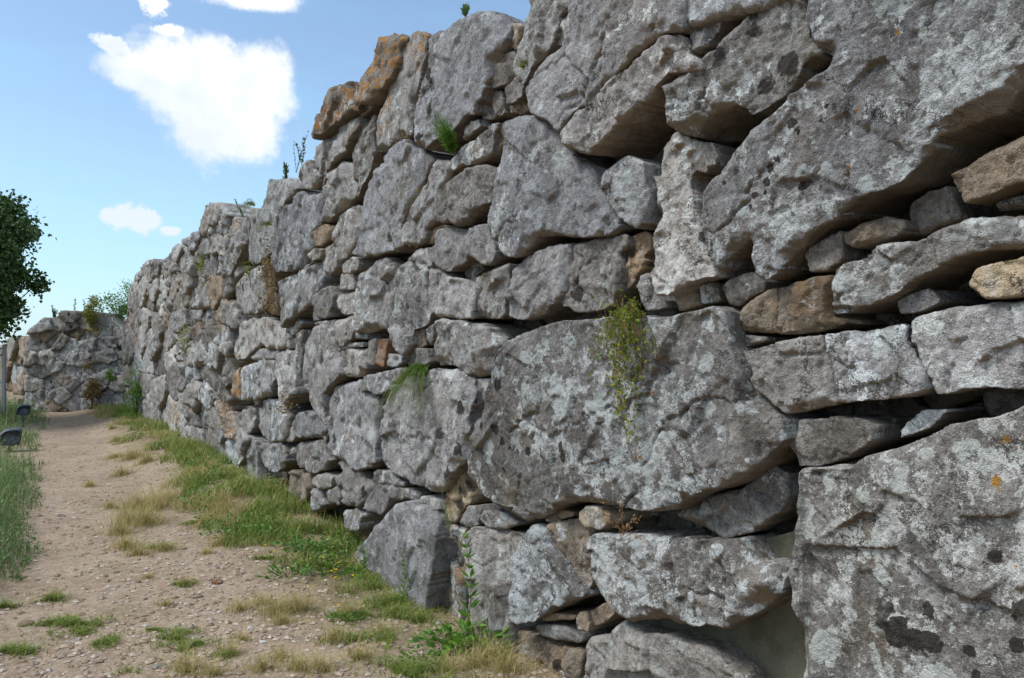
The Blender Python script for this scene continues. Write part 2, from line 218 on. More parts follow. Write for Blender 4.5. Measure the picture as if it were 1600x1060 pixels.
(0,'g',[-0.072,3.023,-0.2,3.062,-0.256,2.991,-0.231,2.931,-0.162,2.919,-0.072,2.926]),
(-0.04,'t',[-0.164,2.949,-0.232,2.863,-0.145,2.861,-0.061,2.89,-0.041,2.933]),
(0.06,'O',[1.991,3.653,1.81,3.739,1.579,3.824,1.44,3.827,1.118,3.699,1.253,3.657,1.242,3.544,1.339,3.467,1.461,3.457,1.636,3.475,1.758,3.428,1.95,3.455,2.03,3.541]),
(0.03,'o',[1.52,3.447,1.374,3.474,1.277,3.561,1.299,3.674,1.163,3.712,1.002,3.696,0.804,3.595,0.859,3.506,0.963,3.358,1.03,3.208,1.049,3.009,1.181,3.035,1.361,3.031,1.472,3.024,1.635,3.036,1.695,3.148,1.684,3.31,1.601,3.405]),
(0.08,'O',[2.929,3.446,2.73,3.621,2.556,3.75,2.087,3.672,2.005,3.609,1.991,3.419,2.211,3.436,2.446,3.422,2.827,3.389]),
(-0.02,'r',[2.169,3.476,1.957,3.481,1.818,3.511,1.696,3.492,1.781,3.438,1.956,3.412,2.141,3.409]),
(0.02,'g',[3.076,3.398,2.889,3.445,2.599,3.442,2.33,3.45,2.12,3.412,2.052,3.33,2.188,3.262,2.343,3.169,2.52,3.148,2.771,3.112,2.953,3.114,3.145,3.219,3.218,3.325]),
(0.03,'r',[3.582,3.219,3.447,3.306,3.205,3.298,3.132,3.192,2.906,3.087,2.991,3.019,3.184,3.03,3.444,3.081]),
(0,'r',[2.076,3.364,1.793,3.343,1.793,3.175,1.743,3.045,1.829,2.957,1.968,2.871,2.1,2.78,2.237,2.818,2.155,2.905,2.197,3.049,2.239,3.139,2.143,3.255]),
(0.03,'g',[2.726,3.07,2.447,3.122,2.146,3.041,2.104,2.893,2.144,2.785,2.327,2.763,2.55,2.708,2.836,2.684,2.854,2.841,2.839,2.97]),
(0,'g',[3.013,3.116,2.878,3.13,2.812,3.095,2.927,3.011,3.012,3.032]),
(0.02,'t',[3.157,2.626,2.899,2.672,2.655,2.617,2.766,2.55,2.88,2.487,3.033,2.498]),
(0,'g',[2.84,2.517,2.634,2.664,2.408,2.753,2.072,2.701,2.032,2.636,2.098,2.471,2.262,2.348,2.449,2.304,2.555,2.394,2.664,2.496]),
(0,'g',[2.972,2.381,2.872,2.46,2.695,2.489,2.585,2.397,2.569,2.268,2.756,2.235,2.937,2.3]),
(0.03,'s',[4.168,2.88,3.95,3,3.502,3.049,3.238,3.011,2.939,2.937,2.886,2.702,3.162,2.649,3.215,2.518,3.38,2.448,3.475,2.345,3.857,2.36,4.276,2.363,4.348,2.545,4.257,2.73]),
(0.04,'w',[3.219,2.431,3.059,2.472,2.854,2.45,2.904,2.378,3.129,2.383]),
(0.01,'w',[4.978,3.099,4.824,3.248,4.674,3.372,4.154,3.29,3.769,3.232,3.646,3.1,3.998,3.053,4.263,2.96,4.376,2.812,4.516,2.597,4.996,2.542,5.469,2.557,5.502,2.81,5.333,3.043]),
(0.04,'g',[6.082,2.402,5.374,2.474,4.699,2.479,4.696,2.275,4.592,2.041,4.845,1.991,5.512,2.002,5.85,2.076]),
(0.03,'g',[4.16,2.264,3.752,2.29,3.36,2.341,3.212,2.271,3.174,2.073,3.246,2.003,3.627,1.913,3.893,1.817,4.022,1.807,4.068,2.011]),
(0.02,'n',[4.575,2.529,4.429,2.422,4.333,2.251,4.17,2.048,4.26,1.936,4.519,1.965,4.644,2.172,4.722,2.38]),
(0,'g',[3.362,2.349,3.057,2.361,2.954,2.251,3.003,2.121,3.177,2.08,3.25,2.206]),
(0.02,'g',[3.098,2.064,2.877,2.117,2.682,2.115,2.635,2.043,2.665,1.937,2.696,1.869,3.149,1.845]),
(0.01,'w',[2.632,2.048,2.15,2.04,2.095,1.977,2.108,1.878,2.389,1.879,2.554,1.938]),
(0,'g',[2.493,2.209,2.219,2.187,2.19,2.068,2.492,2.077]),
(0.02,'g',[2.602,1.818,2.391,1.848,2.164,1.855,2.136,1.76,2.19,1.685,2.463,1.621,2.585,1.642]),
(0.05,'p',[3.092,1.803,2.769,1.795,2.578,1.753,2.531,1.626,2.439,1.522,2.364,1.395,2.544,1.311,2.764,1.222,2.763,1.087,2.713,0.967,2.878,1.025,3.067,1.067,3.248,1.17,3.361,1.28,3.344,1.455,3.308,1.629]),
(-0.02,'r',[3.851,1.705,3.571,1.78,3.607,1.51,3.644,1.28,3.745,1.386,3.808,1.538]),
(0.04,'p',[4.275,1.561,3.92,1.588,3.711,1.57,3.668,1.389,3.546,1.184,3.705,1.091,3.999,1.062,4.224,1.183,4.296,1.374]),
(0.03,'w',[5.764,1.892,5.263,1.943,4.579,1.92,4.065,1.796,3.85,1.748,3.765,1.612,4.288,1.594,4.905,1.634,5.457,1.505,5.851,1.464,5.948,1.6]),
(0.04,'g',[5.621,1.386,4.942,1.462,4.344,1.483,4.318,1.321,4.41,1.129,5.07,1.047,5.676,1.014,5.679,1.221]),
(0.03,'O',[6.169,1.173,6.04,1.316,5.755,1.383,5.814,1.186,5.78,1,6.1,1.021]),
(0,'g',[5.146,0.985,4.629,1.07,4.161,1.063,3.858,0.951,3.919,0.76,4.046,0.692,4.502,0.647,4.98,0.662,5.17,0.821]),
(0,'w',[6.128,0.748,5.571,0.93,5.283,0.912,5.279,0.705,5.565,0.578,5.995,0.567]),
(0.03,'s',[3.596,0.99,3.273,1.024,3.093,1.025,2.723,0.949,2.82,0.865,3.144,0.812,3.574,0.782,3.675,0.906]),
(0,'g',[4.004,0.803,3.815,0.844,3.733,0.76,3.834,0.707,3.982,0.692]),
(0.03,'s',[2.739,0.953,2.773,1.085,2.569,1.278,2.288,1.326,2.013,1.36,1.832,1.276,1.661,1.247,1.636,1.114,1.683,0.901,1.646,0.789,1.779,0.731,2.009,0.672,2.269,0.679,2.565,0.725,2.706,0.768,2.675,0.878]),
(0,'w',[2.533,1.568,2.299,1.595,1.947,1.605,1.946,1.454,2.064,1.388,2.297,1.375,2.502,1.427]),
(0,'g',[2.489,1.663,2.229,1.64,1.973,1.644,1.973,1.62,2.299,1.61,2.473,1.595]),
(0.02,'g',[3.892,0.641,3.47,0.739,2.865,0.8,2.783,0.743,2.655,0.698,2.577,0.676,2.846,0.561,3.189,0.494,3.545,0.505,3.827,0.531]),
(0.02,'g',[3.153,0.465,2.846,0.534,2.607,0.535,2.653,0.454,2.928,0.38,3.171,0.394]),
(0.02,'g',[2.812,0.387,2.545,0.475,2.439,0.393,2.468,0.331,2.715,0.316]),
(0.03,'g',[2.411,0.29,2.007,0.371,1.915,0.343,2.006,0.21,2.351,0.168]),
(0,'g',[4.978,0.578,4.156,0.649,4.002,0.596,3.958,0.501,4.379,0.326,4.923,0.391]),
(0,'g',[2.587,0.652,2.452,0.689,2.112,0.646,2.292,0.597]),
(0,'g',[3.304,0.321,3.021,0.353,2.886,0.253,3.158,0.15,3.34,0.205]),
(0,'b',[3.831,0.431,3.342,0.454,3.304,0.326,3.528,0.144,3.891,0.206]),
(0,'g',[1.199,1.552,1.108,1.6,0.914,1.6,0.868,1.514,1.009,1.474,1.158,1.479]),
(-0.02,'b',[1.161,1.717,0.965,1.747,0.946,1.621,1.1,1.6,1.171,1.622]),
(0,'g',[3.399,2.358,3.057,2.373,3.288,2.394,3.361,2.308,3.551,2.318]),
(0,'g',[2.479,2.286,2.234,2.32,2.07,2.294,2.096,2.222,2.205,2.196,2.463,2.222]),
(0.01,'g',[3.198,1.829,2.646,1.84,2.676,1.782,2.971,1.812]),
(-0.01,'g',[4.205,1.761,4.029,1.808,3.738,1.893,3.578,1.84,3.818,1.723]),
(0.01,'g',[4.982,1.6,4.36,1.574,4.406,1.502,5.06,1.481,5.393,1.477]),
(0,'w',[5.589,2.006,5.026,1.985,4.691,1.952,5.384,1.962]),
(0,'g',[2.079,1.704,1.935,1.717,1.935,1.673,2.201,1.686,2.147,1.825]),
(0,'w',[2.809,0.864,2.858,0.805,2.908,0.838,2.777,0.921]),
(0.009,'w',[16.076,3.315,15.381,3.258,14.685,3.246,13.989,3.423,13.293,3.357,13.335,3.361,13.377,3.365,13.419,3.369,13.461,3.373,13.537,3.38,13.614,3.388,13.691,3.289,13.767,3.178,14.031,3.134,14.296,3.091,14.56,3.048,14.824,3.005,15.137,3.239,15.45,3.264,15.763,3.289]),
(0.032,'g',[12.614,2.998,12.824,3.154,13.034,3.31,13.244,3.352,13.455,3.372,13.413,3.368,13.371,3.364,13.329,3.36,13.287,3.356,12.943,3.323,12.599,3.29,12.255,3.248,11.911,3.198,11.89,3.115,11.973,3.067,12.055,3.025,12.136,2.982,12.217,2.939,12.316,2.954,12.416,2.968,12.515,2.983]),
(0.011,'w',[13.762,3.175,13.686,3.285,13.61,3.387,13.533,3.38,13.457,3.373,13.249,3.353,13.04,3.307,12.832,3.152,12.623,2.997,12.843,2.958,13.063,2.919,13.283,2.88,13.503,2.84,13.569,2.924,13.633,3.008,13.697,3.091]),
(-0.019,'s',[11.884,3.118,11.889,3.195,11.713,3.18,11.522,3.216,11.33,3.251,11.138,3.286,11.032,3.303,10.926,3.32,10.82,3.337,10.714,3.127,11.006,3.125,11.299,3.122,11.591,3.12]),
(-0,'w',[10.255,3.024,10.358,3.041,10.46,3.058,10.563,3.075,10.665,3.092,10.697,3.118,10.813,3.338,10.919,3.321,11.026,3.304,11.132,3.287,10.751,3.348,10.371,3.355,9.99,3.282,9.609,3.228,9.67,3.23,9.711,3.232,9.752,3.236,9.793,3.24,9.909,3.186,10.024,3.132,10.14,3.078]),
(0.02,'g',[11.886,3.11,11.885,3.112,10.711,3.121,10.671,3.089,11.14,2.774]),
(0.041,'g',[11.136,2.769,10.666,3.086,10.256,3.019,10.169,2.872,10.717,2.635,11.123,2.723]),
(0.024,'s',[8.78,2.999,8.991,3.108,9.202,3.218,9.412,3.233,9.623,3.228,9.399,3.236,9.195,3.289,8.99,3.342,8.786,3.339,8.686,3.336,8.586,3.333,8.486,3.33,8.386,3.265,8.484,3.198,8.583,3.132,8.681,3.066]),
(-0.046,'w',[9.331,2.853,9.445,2.95,9.559,3.046,9.673,3.142,9.787,3.238,9.747,3.235,9.706,3.232,9.666,3.23,9.625,3.228,9.415,3.232,9.204,3.212,8.994,3.103,8.783,2.994,8.794,2.949,8.806,2.905,8.937,2.892,9.068,2.879,9.199,2.866]),
(-0.037,'g',[10.163,2.873,10.25,3.02,9.792,3.234,9.337,2.851,9.704,2.695,9.772,2.695]),
(0.036,'g',[7.568,3.297,7.669,3.547,7.77,3.602,7.87,3.566,7.971,3.53,7.421,3.565,6.871,3.489,6.32,3.231,5.77,3.076,5.881,3.067,5.992,3.108,6.103,3.15,6.213,3.191,6.446,3.331,6.679,3.437,6.912,3.388,7.145,3.232,7.251,3.248,7.357,3.264,7.462,3.28]),
(0.015,'g',[8.38,3.266,8.48,3.332,8.58,3.333,8.68,3.336,8.78,3.339,8.579,3.333,8.378,3.379,8.178,3.455,7.977,3.527,7.877,3.564,7.776,3.6,7.675,3.546,7.575,3.296,7.666,3.266,7.758,3.236,7.849,3.206,7.941,3.177,8.051,3.199,8.16,3.221,8.27,3.244]),
(0.038,'w',[7.141,3.227,6.91,3.382,6.679,3.437,6.448,3.333,6.217,3.193,6.288,3.219,6.358,3.254,6.429,3.237,6.499,3.034,6.65,3.056,6.8,3.077,6.951,3.099,7.101,3.12,7.121,3.174]),
(-0.014,'o',[5.978,3.026,6.088,3.013,6.198,3,6.309,2.987,6.419,2.974,6.456,3.003,6.493,3.032,6.422,3.237,6.351,3.248,6.28,3.216,6.209,3.19,6.097,3.148,5.985,3.106,5.874,3.067,5.762,3.077,5.617,3.089,5.472,3.101,5.327,3.106,5.182,3.08,5.381,3.108,5.58,3.092,5.779,3.075]),
(-0.031,'w',[7.936,3.172,7.57,3.291,7.146,3.226,7.107,3.118,7.295,2.92,7.498,2.87,7.776,2.926]),
(0.006,'w',[7.288,2.919,7.102,3.115,6.498,3.028,6.424,2.97,6.468,2.872,6.755,2.757]),
(-0.026,'s',[8.8,2.903,8.777,2.994,8.381,3.26,7.943,3.171,7.783,2.925,8.278,2.794,8.722,2.852]),
(0.017,'s',[6.462,2.871,6.418,2.968,5.977,3.02,5.71,2.855,6.107,2.714]),
(0.018,'g',[5.182,3.08,5.275,3.058,5.367,2.985,5.46,2.912,5.553,2.838,5.59,2.843,5.627,2.848,5.665,2.852,5.702,2.857,5.77,2.899,5.837,2.941,5.904,2.982,5.972,3.024,5.774,3.076,5.577,3.092,5.379,3.108,5.182,3.08]),
(0.047,'g',[5.576,2.835,5.576,2.82,5.868,2.589,6.101,2.617,6.104,2.708,5.703,2.851]),
(0.022,'r',[6.318,2.498,6.769,2.641,6.753,2.752,6.466,2.866,6.11,2.708,6.107,2.616,6.281,2.498]),
(-0.058,'w',[7.501,2.607,7.495,2.864,7.293,2.914,6.759,2.752,6.775,2.641,7.021,2.526]),
(-0.019,'s',[8.272,2.789,7.778,2.92,7.501,2.864,7.507,2.607,7.741,2.494,8.037,2.527]),
(-0.055,'g',[8.813,2.53,8.721,2.846,8.279,2.788,8.043,2.526,8.471,2.368]),
(0.045,'g',[9.697,2.692,9.331,2.847,8.804,2.899,8.727,2.848,8.819,2.531,9.281,2.431]),
(0.042,'o',[10.712,2.631,10.165,2.867,9.779,2.691,10.351,2.31]),
(-0.022,'w',[12.261,2.687,12.214,2.934,11.89,3.105,11.142,2.769,11.129,2.722,11.493,2.502,11.656,2.484]),
(0.025,'w',[13.494,2.836,12.616,2.992,12.22,2.933,12.267,2.687,12.829,2.476]),
(0.035,'w',[14.863,2.941,14.823,2.999,13.767,3.172,13.51,2.839,14.267,2.468,14.422,2.437,14.69,2.545]),
(-0.037,'w',[17.882,1.423,17.433,2.318,16.983,3.008,16.534,3.047,16.085,3.315,15.771,3.29,15.457,3.265,15.143,3.239,14.829,3.001,14.848,2.973,14.868,2.944,15.583,2.882,16.298,2.82,17.014,2.757,17.729,1.681,17.767,1.617,17.805,1.552,17.844,1.488]),
(-0.02,'g',[17.707,1.717,16.998,2.753,16.288,2.814,15.578,2.876,14.868,2.938,14.825,2.84,14.782,2.742,14.739,2.644,14.697,2.545,15.043,2.502,15.389,2.459,15.736,2.416,16.082,2.372,16.489,2.452,16.895,2.532,17.301,2.611]),
(-0.03,'r',[14.256,2.466,13.505,2.835,13.504,2.835,12.833,2.471,12.887,2.326,12.977,2.27]),
(-0.05,'w',[12.881,2.327,12.827,2.471,12.265,2.682,11.661,2.48,11.917,2.156]),
(-0.026,'r',[11.485,2.5,11.125,2.717,10.718,2.629,10.355,2.305,10.355,2.301,10.896,2.205]),
(0.009,'r',[10.35,2.3,10.349,2.305,9.772,2.689,9.704,2.689,9.285,2.427,9.374,2.235,10.211,2.229]),
(-0.026,'g',[9.368,2.233,9.28,2.426,8.817,2.525,8.474,2.363,8.474,2.211,9.328,2.205]),
(0.019,'g',[8.468,2.209,8.468,2.363,8.038,2.521,7.743,2.488,7.587,2.173,8.421,2.168]),
(0.006,'t',[7.579,2.173,7.737,2.49,7.503,2.602,7.023,2.521,6.963,2.274,7.492,2.134]),
(-0.056,'r',[6.805,2.251,6.957,2.274,7.017,2.522,6.772,2.635,6.326,2.494]),
(-0.022,'g',[5.597,2.551,6.228,2.462,6.275,2.495,6.103,2.611]),
(0.012,'g',[16.074,2.367,14.693,2.54,14.425,2.431,14.431,2.123,15.233,1.823]),
(0.048,'w',[14.425,2.123,14.419,2.431,14.266,2.462,12.98,2.264,13.094,2.041,13.606,1.812]),
(0.028,'g',[13.088,2.04,12.974,2.265,12.884,2.321,11.918,2.15,11.754,1.915,11.959,1.709]),
(-0.037,'o',[11.749,1.918,11.912,2.153,11.655,2.478,11.492,2.496,10.902,2.201,11.132,2.012]),
(0.002,'g',[11.125,2.01,10.895,2.199,10.353,2.295,10.214,2.224,10.107,1.821,10.131,1.793,10.471,1.683,10.564,1.697]),
(0.039,'g',[10.102,1.824,10.207,2.223,9.373,2.229,9.331,2.2,9.277,1.95]),
(-0.041,'g',[9.271,1.95,9.325,2.199,8.472,2.205,8.426,2.164,8.483,2.002,9.097,1.867]),
(-0.054,'g',[8.477,2.001,8.42,2.162,7.582,2.167,7.495,2.129,7.481,2.011,8.177,1.793]),
(-0.044,'t',[7.029,1.757,7.132,1.768,7.475,2.011,7.489,2.129,6.959,2.269,6.805,2.245,6.62,2.156,6.631,1.904]),
(0.008,'g',[7.667,1.518,8.177,1.767,8.175,1.788,7.478,2.006,7.139,1.766]),
(-0.003,'o',[9.071,1.728,9.094,1.862,8.481,1.996,8.18,1.788,8.183,1.767,8.579,1.58]),
(0.016,'g',[10.124,1.792,10.102,1.818,9.274,1.945,9.1,1.862,9.077,1.727,9.479,1.507]),
(-0.03,'g',[11.953,1.658,11.955,1.704,11.749,1.912,11.131,2.006,10.573,1.695,11.625,1.495]),
(0.039,'g',[13.606,1.689,13.603,1.807,13.092,2.035,11.961,1.703,11.959,1.658,12.881,1.342]),
(0.03,'w',[15.238,1.8,15.231,1.817,14.428,2.118,13.609,1.807,13.612,1.689,14.38,1.362]),
(-0.04,'o',[17.882,1.423,17.844,1.487,17.806,1.552,17.767,1.616,17.729,1.68,17.318,2.609,16.906,2.528,16.495,2.447,16.084,2.367,15.872,2.23,15.66,2.093,15.449,1.956,15.237,1.819,15.437,1.713,15.63,1.625,15.824,1.537,16.017,1.449,16.483,1.749,16.949,2.049,17.416,2.349]),
(0.035,'g',[17.882,1.219,17.882,1.423,17.417,2.343,16.951,2.043,16.486,1.744,16.021,1.445,16.034,1.413,16.047,1.381,16.06,1.35,16.073,1.318,16.106,1.298,16.139,1.279,16.172,1.259,16.205,1.24,16.625,1.234,17.044,1.229,17.463,1.224]),
(-0.006,'w',[16.067,1.318,16.015,1.444,15.241,1.796,14.384,1.357,14.47,1.076,14.515,1.042]),
(0,'w',[14.464,1.077,14.378,1.357,13.609,1.684,12.884,1.337,12.906,1.093]),
(-0.053,'r',[12.9,1.091,12.878,1.337,11.956,1.653,11.627,1.49,11.384,1.16,11.393,1.148,12.736,0.989,12.823,1.01]),
(-0.021,'w',[11.379,1.164,11.62,1.49,10.565,1.691,10.473,1.677,10.435,1.363,10.541,1.255]),
(-0.056,'g',[10.429,1.365,10.467,1.677,10.129,1.788,9.482,1.502,9.478,1.372]),
(0.002,'w',[9.472,1.371,9.476,1.502,9.073,1.722,8.582,1.575,8.546,1.353,9.447,1.347]),
(0.032,'g',[8.54,1.352,8.576,1.575,8.181,1.762,7.671,1.513,7.69,1.437,8.517,1.338]),
(0.048,'r',[7.685,1.435,7.665,1.513,7.133,1.763,7.03,1.751,6.786,1.57,7.01,1.315,7.619,1.377]),
(0.045,'g',[6.292,1.864,6.18,1.6,6.25,1.499,6.78,1.573,7.022,1.753,6.628,1.899]),
(-0.04,'r',[6.127,1.475,6.119,1.456,6.549,1.193,6.933,1.24,7.005,1.312,6.78,1.567]),
(-0.008,'r',[7.67,1.137,7.618,1.371,7.011,1.309,6.939,1.237,7.208,0.98,7.244,0.971]),
(-0.024,'g',[8.476,1.137,8.514,1.333,7.689,1.431,7.623,1.373,7.676,1.138,8.177,1.008]),
(-0.028,'w',[9.512,0.963,9.445,1.341,8.543,1.347,8.52,1.333,8.482,1.137,9.289,0.897]),
(0.014,'g',[10.535,1.252,10.431,1.359,9.477,1.366,9.451,1.343,9.518,0.963,10.039,0.899]),
(-0.03,'g',[11.316,0.877,11.388,1.145,11.378,1.158,10.54,1.249,10.045,0.896,10.248,0.752,10.663,0.722]),
(0.043,'g',[11.924,0.466,12.728,0.984,11.393,1.142,11.321,0.876]),
(0.041,'g',[14.192,0.596,14.536,0.888,14.512,1.037,14.467,1.071,12.904,1.087,12.829,1.008,13.376,0.604]),
(0.035,'g',[16.046,0.685,16.094,0.724,16.201,1.235,16.07,1.313,14.518,1.037,14.542,0.889,15.745,0.601]),
(-0.02,'g',[17.882,0.704,17.882,1.213,16.207,1.234,16.1,0.726]),
(-0.044,'o',[17.706,-0.291,17.882,-0.297,17.882,0.698,16.097,0.72,16.052,0.683]),
(-0.038,'g',[14.612,-0.195,15.17,-0.213,15.74,0.596,14.54,0.883,14.197,0.592]),
(0.034,'g',[11.951,-0.112,12.418,-0.127,13.37,0.601,12.824,1.004,12.738,0.984,11.927,0.461]),
(-0.051,'w',[11.318,-0.093,11.945,-0.112,11.921,0.461,11.317,0.872,10.669,0.717]),
(-0.014,'w',[10.243,0.748,10.039,0.893,9.516,0.957,9.291,0.891,9.167,0.775,9.32,0.434,9.797,0.065]),
(0.043,'w',[9.162,0.778,9.283,0.892,8.479,1.131,8.18,1.002,8.158,0.898,8.417,0.657]),
(0.043,'g',[8.152,0.9,8.174,1.002,7.673,1.132,7.248,0.966,7.339,0.82,7.53,0.76]),
(0.001,'r',[6.395,0.968,6.474,0.904,7.2,0.98,6.934,1.234,6.55,1.187]),
(-0.03,'o',[7.333,0.818,7.242,0.965,7.207,0.974,6.476,0.898,6.471,0.84,6.818,0.588]),
(-0.038,'w',[8.249,0.441,8.412,0.654,8.154,0.894,7.534,0.755,7.64,0.591,8.163,0.384]),
(0.009,'g',[9.313,0.435,9.162,0.772,8.418,0.651,8.257,0.442]),
(0.023,'g',[7.633,0.59,7.528,0.755,7.337,0.814,6.82,0.582,6.807,0.47,6.89,0.376]),
(0.019,'o',[6.801,0.473,6.814,0.583,6.467,0.835,5.911,0.612,5.94,0.536]),
(0.048,'g',[5.776,0.674,5.297,0.598,5.686,0.219,5.935,0.534,5.905,0.612]),
(0.038,'g',[6.449,1.247,6.408,1.164,6.48,1.098,6.544,1.189]),
(0.046,'g',[6.168,2.184,6.09,2.085,5.97,1.906,6.014,1.841,6.625,1.905,6.614,2.155]),
(0,'g',[5.29,0.597,5.142,0.573,5.028,0.103,5.628,0.084,5.683,0.213]),
(-0.021,'w',[5.634,0.084,6.937,0.043,6.887,0.371,6.803,0.467,5.939,0.531,5.689,0.212]),
(-0.052,'g',[6.943,0.043,8.073,0.008,8.16,0.379,7.638,0.585,6.893,0.37]),
(0.019,'g',[8.08,0.008,9.824,-0.046,9.795,0.059,9.316,0.429,8.252,0.436,8.166,0.379]),
(-0.021,'o',[9.83,-0.047,11.31,-0.093,10.662,0.716,10.248,0.745,9.801,0.061]),
(0.034,'r',[12.428,-0.127,14.606,-0.195,14.192,0.59,13.376,0.598]),
(0.016,'w',[15.178,-0.213,17.694,-0.291,16.047,0.679,15.747,0.595]),
]
